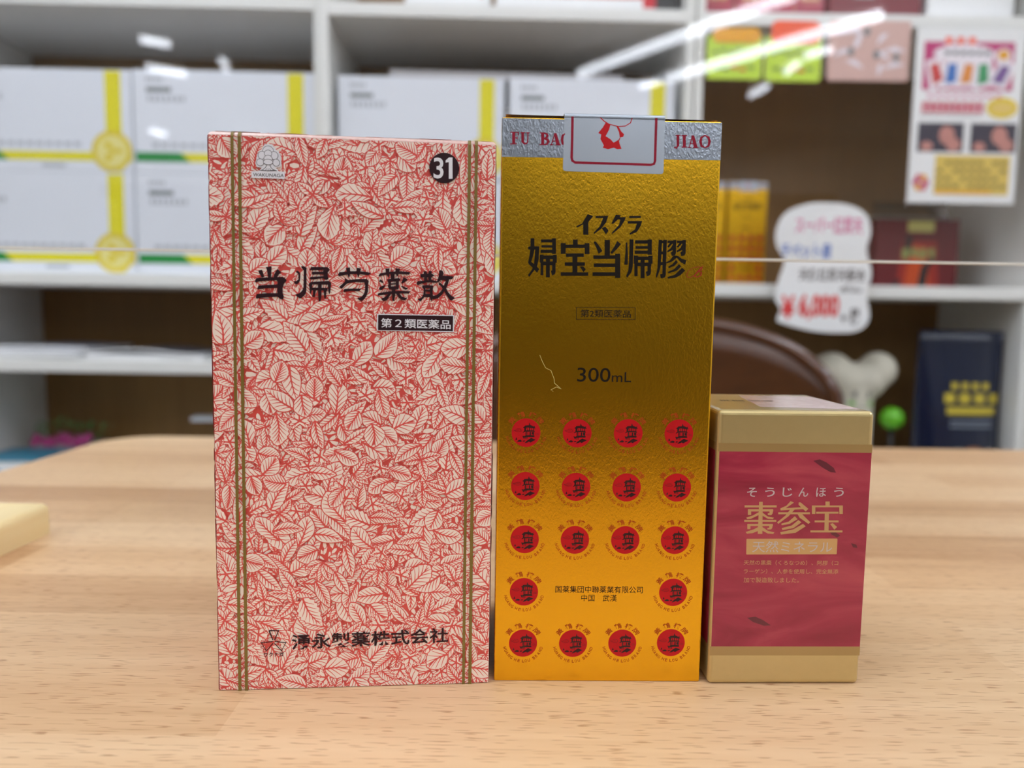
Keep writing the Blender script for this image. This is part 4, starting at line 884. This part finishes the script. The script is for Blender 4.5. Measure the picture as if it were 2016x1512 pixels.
q = MB(); text_in(q, '天然紅景天配合', (0.478 - PX, 0.190 - PZ, 0.590 - PX, 0.211 - PZ), fc, 0.3, M_bk, 0.02); text_in(q, '(税込)', (0.548 - PX, 0.170 - PZ, 0.584 - PX, 0.182 - PZ), fc, 0.3, M_bk, 0.02)
text_in(q, '+', (0.552 - PX, 0.122 - PZ, 0.561 - PX, 0.136 - PZ), fc, 0.3, M_bk, 0.03); text_in(q, '税', (0.567 - PX, 0.117 - PZ, 0.583 - PX, 0.146 - PZ), fc, 0.3, M_bk, 0.03); q.build('brown_writing', pt_)
wr('¥', (0.450, 0.126, 0.474, 0.165), M_rm, 0.045, 'red_price', 'red price figures'); wr('6,000', (0.480, 0.124, 0.548, 0.168), M_rm, 0.045, 'red_price', 'red price figures')
M_lime = mat('lime_card', (196, 226, 64), 0.55, var=0.05); M_orn = mat('orange_header', (236, 168, 20), 0.55, var=0.06); M_vrm = mat('vermilion_header', (250, 92, 42), 0.55, var=0.04); M_dgn = mat('green_print', (92, 128, 60), 0.55)
def bubble(x0, z0, x1, z1, r=0.006):
    o = []
    for cx, cy, a in ((x1 - r, z0 + r, -pi / 2), (x1 - r, z1 - r, 0), (x0 + r, z1 - r, pi / 2), (x0 + r, z0 + r, pi)):
        for k in range(6): an = a + k / 5 * pi / 2; o.append((cx + r * cos(an), cy + r * sin(an)))
    return o
def price_card(name, label, x0, x1, z0, z1, header, hz):
    cx, cz = (x0 + x1) / 2, (z0 + z1) / 2; W2, H2_ = (x1 - x0) / 2, (z1 - z0) / 2
    t = card(name, label, 'price card', cx, TZ + cz, bubble(-W2, -H2_, W2, H2_), M_lime, 1.262, group='lime price cards on the shelf edge')
    bm = MB(); hb = bubble(-W2 + 0.008, H2_ - 0.012, W2 - 0.004, H2_ + hz, 0.011)
    flat(bm, hb, fc, 0.9, header); flat(bm, hb, lambda x, z, l: (x, -0.0004, z), 0, header)
    for a, b in zip(hb, hb[1:] + hb[:1]): bm.face([fc(a[0], a[1], 0.4), fc(b[0], b[1], 0.4), fc(b[0], b[1], 0.9), fc(a[0], a[1], 0.9)], header)
    bm.build('header', t)
    q = MB()
    for k in range(6): flat(q, disc_pts(-W2 + 0.014 + k * (W2 * 2 - 0.028) / 5, 0.008 + 0.003 * (k % 2), 0.005, 0.003, 8), fc, 0.3, M_dgn)
    for k in range(5): flat(q, disc_pts(-W2 + 0.018 + k * (W2 * 2 - 0.036) / 4, -0.016 - 0.003 * (k % 2), 0.006, 0.003, 8), fc, 0.3, M_redp if k in (2, 3) else M_dgn)
    q.build('card_print', t)
price_card('price_card', 'lime green price card with yellow-orange header under the four pink boxes', 0.312, 0.403, 0.518, 0.588, M_orn, 0.012)
price_card('price_card', 'lime green price card with vermilion header, right of the other lime card', 0.408, 0.500, 0.516, 0.588, M_vrm, 0.024)
pc = card('photo_card', 'pale pink photo card hanging under the maroon box', 'card', 0.578, TZ + 0.567, bubble(-0.067, -0.048, 0.067, 0.048, 0.004), mat('pink_card', (214, 176, 166), 0.5, var=0.08), 1.262)
q = MB(); M_pw = mat('card_white', (232, 224, 232), 0.5)
for k in range(11):
    a = k * 0.62; x = 0.042 * cos(a * 1.7); z = 0.03 * sin(a * 1.1); b = k * 1.1
    q2 = [x - 0.018 * cos(b), z - 0.010 * sin(b), 0.002, x, z + 0.003, 0.009, x + 0.018 * cos(b), z + 0.010 * sin(b), 0.002]
    shapes(q, [['S'] + q2], fc, 0.3, M_pw)
for x, z in ((-0.03, -0.002), (0.012, -0.006), (0.045, -0.01), (-0.005, 0.03)): flat(q, disc_pts(x, z, 0.005, 0.007, 12), fc, 0.5, M_grey)
q.build('card_picture', pc)

PW, PH = 0.178, 0.280
po = card('poster', 'white poster with magenta heading and yellow note, hanging at far right', 'poster', 0.741, TZ + 0.462, [(-PW / 2, -PH / 2), (PW / 2, -PH / 2), (PW / 2, PH / 2), (-PW / 2, PH / 2)], M_paper, 1.255)
def R4(q, x0, z0, x1, z1, m, l=0.2): flat(q, [(x0, z0), (x1, z0), (x1, z1), (x0, z1)], fc, l, m)
q = MB(); M_mag = mat('magenta_print', (196, 46, 116), 0.5); R4(q, -0.076, 0.042, 0.072, 0.119, M_mag); M_w2 = mat('poster_white', (240, 232, 238), 0.5)
for a, s_, col in ((-0.055, 0.35, (206, 60, 56)), (-0.030, 0, (58, 112, 190)), (-0.004, -0.1, (226, 140, 50)), (0.022, 0.1, (46, 150, 90)), (0.052, -0.4, (120, 84, 150))):
    m_ = mat('letter_%d' % int(col[0] * 3 + col[1]), col, 0.5)
    ca_, sa_ = cos(s_), sin(s_)
    for hw, hh, mm, l in ((0.017, 0.024, M_w2, 0.3), (0.009, 0.016, m_, 0.4)):
        flat(q, [(a + x * ca_ - z * sa_, 0.068 + x * sa_ + z * ca_) for x, z in ((-hw, -hh), (hw, -hh * 0.8), (hw, hh), (-hw * 0.6, hh))], fc, l, mm)
flat(q, disc_pts(-0.010, 0.100, 0.050, 0.015), fc, 0.35, M_w2)
for k in range(3): flat(q, disc_pts(-0.036 + k * 0.019, 0.121, 0.0085), fc, 0.38, M_w2); R4(q, -0.042 + k * 0.019, 0.115, -0.031 + k * 0.019, 0.126, M_vrm, 0.45)
for k in range(6): R4(q, -0.042 + k * 0.013, 0.098, -0.033 + k * 0.013, 0.105, M_grey, 0.45)
flat(q, disc_pts(0.054, 0.096, 0.014), fc, 0.4, M_w2); flat(q, disc_pts(0.054, 0.099, 0.009, 0.008), fc, 0.5, M_orn)
q.build('heading_panel', po)
q = MB(); M_rs = mat('rose_print', (206, 84, 104), 0.5, var=0.1)
for k in range(5): R4(q, -0.074 + k * 0.0205, 0.006, -0.055 + k * 0.0205, 0.023, M_rs); R4(q, -0.069 + k * 0.0205, 0.012, -0.061 + k * 0.0205, 0.0135, M_w2, 0.35); R4(q, -0.066 + k * 0.0205, 0.008, -0.0645 + k * 0.0205, 0.021, M_w2, 0.35)
for k in range(9): R4(q, -0.066 + k * 0.014, 0.031, -0.057 + k * 0.014, 0.035, M_pk)
R4(q, -0.078, 0.001, 0.024, 0.0025, M_grey)
q.build('rose_lettering', po)
q = MB(); flat(q, disc_pts(0.058, 0.015, 0.026, 0.017), fc, 0.2, mat('poster_yellow', (232, 202, 40), 0.5)); flat(q, disc_pts(0.058, 0.015, 0.02, 0.009), fc, 0.3, mat('poster_pale_yellow', (232, 200, 110), 0.5)); q.build('yellow_oval', po)
M_skin = mat('photo_skin', (196, 134, 124), 0.5, var=0.15, scale=60); M_ph = mat('photo_dark', (58, 50, 66), 0.5, var=0.4, scale=60)
for x0, sx in ((-0.078, 1), (0.009, -1)):
    q = MB(); R4(q, x0, -0.057, x0 + 0.076, -0.010, M_ph)
    flat(q, disc_pts(x0 + 0.048, -0.030, 0.013, 0.015), fc, 0.3, M_skin); flat(q, disc_pts(x0 + 0.060, -0.045, 0.012, 0.011), fc, 0.3, M_skin); flat(q, disc_pts(x0 + 0.016, -0.048, 0.010, 0.008), fc, 0.3, M_skin)
    q.build('photo', po)
q = MB(); M_note = mat('note_yellow', (226, 196, 92), 0.5, var=0.06); M_olv = mat('note_print', (160, 134, 56), 0.5)
R4(q, -0.046, -0.126, 0.078, -0.062, M_note)
for r_ in range(4):
    for k in range(9):
        if (k * 7 + r_ * 5) % 6: R4(q, -0.042 + k * 0.013, -0.078 - r_ * 0.0125, -0.033 + k * 0.013 + (k % 3) * 0.001, -0.071 - r_ * 0.0125, M_olv, 0.3)
R4(q, -0.044, -0.124, 0.05, -0.119, M_orn, 0.3)
q.build('yellow_note', po)
q = MB()
for k in range(6): flat(q, disc_pts(-0.068 + 0.008 * cos(k * pi / 3), -0.107 + 0.009 * sin(k * pi / 3), 0.006, n=12), fc, 0.2 + 0.05 * k, (M_mag, M_orn, M_rs)[k % 3])
q.build('flower_mark', po)

# ------------------------------------------------------------------ papers on the paper shelf
rng = random.Random(5)
papers = []
def booklet(x, y, z, w, d, th, rot, bend, col, label, flap=0.0):
    t = thing('booklet', (x, y, z), rot, label, 'booklet', 'loose booklets on the bookcase shelf')
    m = mat('booklet_%d_%d_%d' % col, col, 0.45, var=0.03, scale=20, coat=0.2)
    def up(u, v): return ((u - 0.5) * w, (v - 0.5) * d, th + bend * sin(pi * u) ** 2 + flap * u ** 3)
    def lo(u, v): p = up(u, v); return (p[0], p[1], p[2] - th)
    q = MB(); q.grid(up, 14, 4, m); q.build('cover', t)
    q = MB(); q.grid(lambda u, v: lo(u, 1 - v), 14, 4, M_paper)
    q.grid(lambda u, v: [lo(u, 0), up(u, 0)][0 if v < 0.5 else 1], 14, 1, M_paper, False); q.grid(lambda u, v: [up(u, 1), lo(u, 1)][0 if v < 0.5 else 1], 14, 1, M_paper, False)
    q.grid(lambda u, v: [up(0, u), lo(0, u)][0 if v < 0.5 else 1], 4, 1, M_paper, False); q.grid(lambda u, v: [lo(1, u), up(1, u)][0 if v < 0.5 else 1], 4, 1, M_paper, False)
    q.build('pages', t)
    return t
zb = ZB_ + 0.0003
booklet(-0.86, 1.385, zb, 0.20, 0.17, 0.005, 0.02, 0, (120, 132, 162), 'bluish booklet at the bottom of the left stack on the paper shelf')
booklet(-0.855, 1.38, zb + 0.0055, 0.19, 0.17, 0.005, -0.04, 0, (176, 182, 200), 'pale booklet second from the bottom of the left paper stack')
booklet(-0.85, 1.385, zb + 0.011, 0.19, 0.16, 0.004, 0.05, 0, (70, 78, 104), 'slate blue booklet in the middle of the left paper stack')
booklet(-0.845, 1.385, zb + 0.0155, 0.185, 0.16, 0.004, 0.0, 0.002, (150, 156, 172), 'pale grey booklet on top of the left paper stack')
booklet(-0.645, 1.375, zb, 0.21, 0.165, 0.004, 0.0, 0.0, (226, 226, 224), 'white booklet at the bottom of the middle paper stack')
booklet(-0.65, 1.38, zb + 0.0045, 0.20, 0.16, 0.004, 0.06, 0.0, (140, 140, 150), 'grey booklet second in the middle paper stack')
booklet(-0.66, 1.38, zb + 0.009, 0.20, 0.16, 0.003, -0.05, 0.007, (92, 94, 106), 'dark grey arched booklet on top of the middle paper stack')
booklet(-0.475, 1.38, zb, 0.115, 0.15, 0.003, 0.03, 0.0, (230, 230, 228), 'white leaflet at the right end of the paper shelf by the red box')
booklet(-0.475, 1.385, zb + 0.0035, 0.11, 0.15, 0.003, -0.03, 0.004, (182, 182, 184), 'pale curled leaflet topmost at the right end of the paper shelf')

# ------------------------------------------------------------------ low shelf: blue book, flower planter, white sign stand
t = thing('book', (-0.868, 1.335, ZC), 0.05, 'teal blue book lying on the low shelf at far left', 'book')
M_teal = mat('teal_cover', (52, 128, 156), 0.4, var=0.08)
q = MB(); q.box((0, 0, 0.0015), (0.155, 0.115, 0.003), M_teal, 0.0008); q.box((0, 0, 0.0215), (0.155, 0.115, 0.003), M_teal, 0.0008); q.box((0.076, 0, 0.0115), (0.003, 0.115, 0.023), M_teal, 0.0008); q.build('cover', t)
MB().box((-0.002, 0, 0.0115), (0.149, 0.109, 0.017), M_paper).build('pages', t)
t = thing('flower_planter', (-0.868, 1.445, ZC), 0, 'small planter of pink flowers and green leaves on the low shelf at left', 'flower planter')
q = MB(); q.box((0, 0, 0.014), (0.14, 0.045, 0.028), mat('planter_white', (206, 200, 200), 0.5), 0.004); q.build('planter', t)
q = MB(); q2 = MB(); M_lf = mat('foliage_green', (112, 160, 92), 0.6, var=0.3); M_bp = mat('blossom_pink', (206, 84, 150), 0.6, var=0.3)
for k in range(90):
    a = rng.uniform(0, 2 * pi); L_ = rng.uniform(0.009, 0.017); x = rng.uniform(-0.066, 0.066); y = rng.uniform(-0.018, 0.02); z = rng.uniform(0.034, 0.066)
    dx, dy, dz = L_ * cos(a), L_ * 0.5 * sin(a), rng.uniform(0, 0.009); n_ = L_ * 0.3
    q.face([(x, y, z), (x + dx * .5 - n_ * sin(a), y + dy * .5 + n_ * cos(a), z + dz), (x + dx, y + dy, z + dz * 1.2), (x + dx * .5 + n_ * sin(a), y + dy * .5 - n_ * cos(a), z + dz * 0.6)], M_lf)
for k in range(26):
    x = rng.uniform(-0.066, 0.066); z = rng.uniform(0.026, 0.042); y = rng.uniform(-0.03, -0.022)
    for p in range(5): a = p * 2 * pi / 5; q2.ball((x + 0.0045 * cos(a), y, z + 0.0045 * sin(a)), 0.0036, M_bp, (1, 0.5, 1), 8)
q.build('foliage', t); q2.build('blossoms', t)
t = thing('sign_stand', (-0.556, 1.37, ZC), 0.1, 'white metal bracket stand on the low shelf just left of the red box', 'stand')
M_ws = mat('white_steel', (214, 220, 228), 0.35)
MB().box((0.02, 0, 0.003), (0.09, 0.07, 0.006), M_ws, 0.001).build('base', t); MB().box((0.016, 0, 0.046), (0.012, 0.01, 0.086), M_ws, 0.001).build('post', t)
MB().box((0.01, 0, 0.0885), (0.095, 0.03, 0.008), M_ws, 0.001).build('top_bar', t)

# ------------------------------------------------------------------ bone figure, ball, maroon case, blue pouch on the low shelf of the right bookcase
def blob(name, parts, m, parent, vox=0.0035, it=6):
    q = MB()
    for p in parts:
        if p[0] == 'b': q.ball(p[1], p[2], m, p[3] if len(p) > 3 else (1, 1, 1), 24)
        else: q.cyl(p[1], p[2], p[3], p[4], m, 24)
    o = q.build(name, None)
    r = o.modifiers.new('remesh', 'REMESH'); r.mode = 'VOXEL'; r.voxel_size = vox; r.use_smooth_shade = True
    s = o.modifiers.new('smooth', 'SMOOTH'); s.iterations = it; s.factor = 0.6
    bpy.context.view_layer.update()
    me = bpy.data.meshes.new_from_object(o.evaluated_get(bpy.context.evaluated_depsgraph_get())); me.name = name
    bpy.data.objects.remove(o)
    if not me.materials: me.materials.append(m)
    for p in me.polygons: p.use_smooth = True
    n = bpy.data.objects.new(name, me); COL.objects.link(n); n.parent = parent
    return n
M_plush = mat('ivory_plush', (222, 216, 198), 0.8, var=0.05)
t = thing('bone_figure', (0.627, 1.35, ZC), 0.0, 'ivory bone-shaped figure standing behind the small crimson box', 'figure')
blob('body', [('c', (0, 0, 0.03), (0, 0, 0.19), 0.033, 0.033), ('b', (-0.043, 0, 0.196), 0.036), ('b', (0.040, 0, 0.200), 0.034), ('b', (-0.02, 0, 0.182), 0.036), ('b', (0.02, 0, 0.182), 0.036), ('b', (-0.026, 0, 0.028), 0.028), ('b', (0.034, -0.002, 0.028), 0.026)], M_plush, t)
q = MB(); M_gchk = mat('green_cheek', (150, 200, 110), 0.8); M_gface = mat('grey_face_print', (150, 146, 134), 0.8)
def on_body(x, z): return -math.sqrt(max(0.0, 0.0328 ** 2 - x * x)) - 0.0008
def face_patch(mb, cx, cz, rx, rz, m):
    P = disc_pts(cx, cz, rx, rz, 16); c_ = (cx, on_body(cx, cz) - 0.0012, cz)
    for a, b in zip(P, P[1:] + P[:1]): mb.face([c_, (b[0], on_body(*b) - 0.0012, b[1]), (a[0], on_body(*a) - 0.0012, a[1])][::-1], m)
for s in (-1, 1): face_patch(q, s * 0.0125, 0.158, 0.0035, 0.007, M_gface)
face_patch(q, 0.0, 0.134, 0.004, 0.002, M_gface); q.build('face', t)
q = MB()
for s in (-1, 1): face_patch(q, s * 0.0165, 0.142, 0.006, 0.0045, M_gchk)
tag(q.build('cheeks', t), 'pale green cheeks')
gb = tag(MB().ball((0.692, 1.335, ZC + 0.114), 0.0205, mat('apple_green', (104, 190, 30), 0.4, var=0.05, coat=0.3), u=28).build('green_ball'), 'glossy apple green ball beside the bone-shaped figure', 'ball')
gst = thing('ball_pedestal', (0.692, 1.335, ZC), 0, 'dark slim pedestal holding up the green ball', 'pedestal')
MB().cyl((0, 0, 0), (0, 0, 0.004), 0.016, 0.016, M_dark).build('foot', gst); MB().cyl((0, 0, 0.004), (0, 0, 0.094), 0.004, 0.004, M_dark).build('stem', gst)
goods('case', 'small dark maroon case left of the bone-shaped figure', 'case', (0.585, 1.44, ZC), (0.05, 0.04, 0.175), mat('dark_maroon', (96, 10, 22), 0.5))

t = thing('pouch', (0.793, 1.312, ZC), -0.03, 'dark navy stand-up pouch with gold print in the right corner', 'pouch')
M_navy = mat('navy_film', (13, 24, 52), 0.25, var=0.7, scale=5, coat=0.4)
def pside(sg):
    def f(u, v):
        x = (u - 0.5) * (0.146 + 0.006 * (1 - v)); e = (1 - (2 * u - 1) ** 4)
        y = sg * (0.002 + 0.030 * e * (1 - v) ** 1.1 * 0.9 + 0.003 * e); return (x, y, 0.275 * v)
    return f
q = MB(); q.grid(pside(-1), 14, 16, M_navy); fb = pside(1); q.grid(lambda u, v: fb(1 - u, v), 14, 16, M_navy)
for v0 in range(16):
    for uu in (0, 1):
        a, b = pside(-1)(uu, v0 / 16), pside(-1)(uu, (v0 + 1) / 16); c_, d_ = fb(uu, (v0 + 1) / 16), fb(uu, v0 / 16); q.face([a, b, c_, d_], M_navy)
for u0 in range(14):
    for vv in (0, 1): q.face([pside(-1)(u0 / 14, vv), pside(-1)((u0 + 1) / 14, vv), fb((u0 + 1) / 14, vv), fb(u0 / 14, vv)], M_navy)
q.build('pouch_body', t)
fp = lambda x, z, l: (x, pside(-1)(x / 0.15 + 0.5, z / 0.275)[1] - 0.0006 - l * 1e-3, z)
M_gp = mat('gold_print', (206, 184, 60), 0.4, metal=0.2); M_sp = mat('silver_print', (120, 128, 140), 0.4)
def patch(mb, x0, z0, x1, z1, m, l=0.0, n=4):
    for i in range(n):
        a, b = x0 + (x1 - x0) * i / n, x0 + (x1 - x0) * (i + 1) / n
        mb.face([fp(a, z0, l), fp(b, z0, l), fp(b, z1, l), fp(a, z1, l)], m)
q = MB()
for k in range(4): patch(q, -0.030 + k * 0.026, 0.148, -0.012 + k * 0.026, 0.165, M_gp)
for k in range(4): patch(q, -0.018 + k * 0.018, 0.172, -0.007 + k * 0.018, 0.184, M_gp)
patch(q, -0.026, 0.128, 0.060, 0.141, M_gp, 0, 8)
q.build('gold_lettering', t)
q = MB()
for k in range(2): patch(q, -0.02, 0.105 + k * 0.009, 0.056, 0.109 + k * 0.009, M_sp, 0, 8)
q.build('silver_lettering', t)
q = MB(); M_cap = mat('pale_product_print', (196, 184, 172), 0.5, var=0.2, scale=120); M_cap2 = mat('brown_product_print', (150, 96, 64), 0.5, var=0.2, scale=120)
for cx, cz, rx, rz, m in ((-0.004, 0.058, 0.022, 0.010, M_cap), (0.022, 0.060, 0.02, 0.012, M_cap2), (0.050, 0.056, 0.016, 0.012, M_cap), (0.02, 0.044, 0.036, 0.006, M_cap), (0.052, 0.046, 0.012, 0.006, M_cap2)):
    P = disc_pts(cx, cz, rx, rz, 14); c_ = fp(cx, cz, 0.3)
    for a, b in zip(P, P[1:] + P[:1]): q.face([c_, fp(a[0], a[1], 0.3), fp(b[0], b[1], 0.3)], m)
q.build('product_picture', t)

# ------------------------------------------------------------------ chair between table and bookcase
CX = 0.17
t = thing('chair', (CX, 0.86, 0), 0, 'dark brown wooden chair with curved back between the table and the bookcase', 'chair')
M_ch = wood('dark_chair_wood', ((66, 38, 20), (84, 48, 24), (104, 62, 32)), stave=(2, 0.4), rough=0.28, fleck=False)
M_chr = mat('dark_brown_gloss', (82, 46, 24), 0.22, var=0.1, coat=0.6)
def top_z(x):
    a = min(1.0, abs(x) / 0.247); return 0.012 + 0.108 * (1 - a ** 2.6) ** (1 / 1.9)
def back(off):
    def f(u, v):
        x = (2 * u - 1) * 0.247; x = 0.247 * sin(pi / 2 * (2 * u - 1)); zt = TZ + top_z(x); zb_ = 0.50
        return (x, 0.15 + off - 0.06 * (x / 0.247) ** 2 - 0.03 * (0.84 - (zb_ + (zt - zb_) * v)), zb_ + (zt - zb_) * v)
    return f
f0, f1 = back(-0.009), back(0.009)
q = MB(); q.grid(f0, 30, 10, M_ch); q.grid(lambda u, v: f1(1 - u, v), 30, 10, M_ch)
q.grid(lambda u, v: [f0(u, 1), f1(u, 1)][0 if v < 0.5 else 1], 30, 1, M_ch); q.grid(lambda u, v: [f1(u, 0), f0(u, 0)][0 if v < 0.5 else 1], 30, 1, M_ch)
q.grid(lambda u, v: [f1(0, u), f0(0, u)][0 if v < 0.5 else 1], 10, 1, M_ch); q.grid(lambda u, v: [f0(1, u), f1(1, u)][0 if v < 0.5 else 1], 10, 1, M_ch)
q.build('backrest', t)
rim = [Vector(f0(i / 40, 1)) * 0.5 + Vector(f1(i / 40, 1)) * 0.5 for i in range(41)]
rim = [Vector(f0(0, v)) * 0.5 + Vector(f1(0, v)) * 0.5 for v in (0, 0.25, 0.5, 0.75)] + rim + [Vector(f0(1, v)) * 0.5 + Vector(f1(1, v)) * 0.5 for v in (0.75, 0.5, 0.25, 0)]
MB().tube(rim, 0.0115, M_chr, 10).build('back_rim', t)
q = MB(); q.mesh_bm((lambda bm: (bmesh.ops.create_cube(bm, size=1), bmesh.ops.scale(bm, vec=(0.44, 0.40, 0.04), verts=bm.verts), bmesh.ops.bevel(bm, geom=bm.edges[:], offset=0.015, segments=3, affect='EDGES'), bmesh.ops.translate(bm, vec=(0, -0.08, 0.44), verts=bm.verts), bm)[-1])(bmesh.new()), M_chr); q.build('seat', t)
for sx in (-1, 1):
    MB().cyl((sx * 0.20, -0.25, 0), (sx * 0.18, -0.23, 0.42), 0.013, 0.018, M_ch).build('leg', t)
    MB().tube([(sx * 0.20, 0.16, 0), (sx * 0.19, 0.10, 0.25), (sx * 0.185, 0.08, 0.44), (sx * 0.18, 0.12, 0.58)], [0.013, 0.017, 0.018, 0.012], M_ch, 12).build('leg', t)

# ------------------------------------------------------------------ unseen dark block added behind the camera to darken the foil's reflection
t = thing('blocker', (-0.1, -1.15, 0), 0, 'unseen dark block added behind the camera to darken the foil reflection', 'blocker')
M_dk = wood('dark_blocker_wood', ((40, 26, 16), (52, 34, 20), (62, 42, 26)), stave=(2, 0.4), rough=0.5, fleck=False)
MB().box((0, 0, 0.55), (1.5, 0.45, 1.1), M_dk, 0.004).build('blocker_body', t)
MB().box((0, 0, 1.115), (1.56, 0.5, 0.03), M_dk, 0.005).build('blocker_top', t)
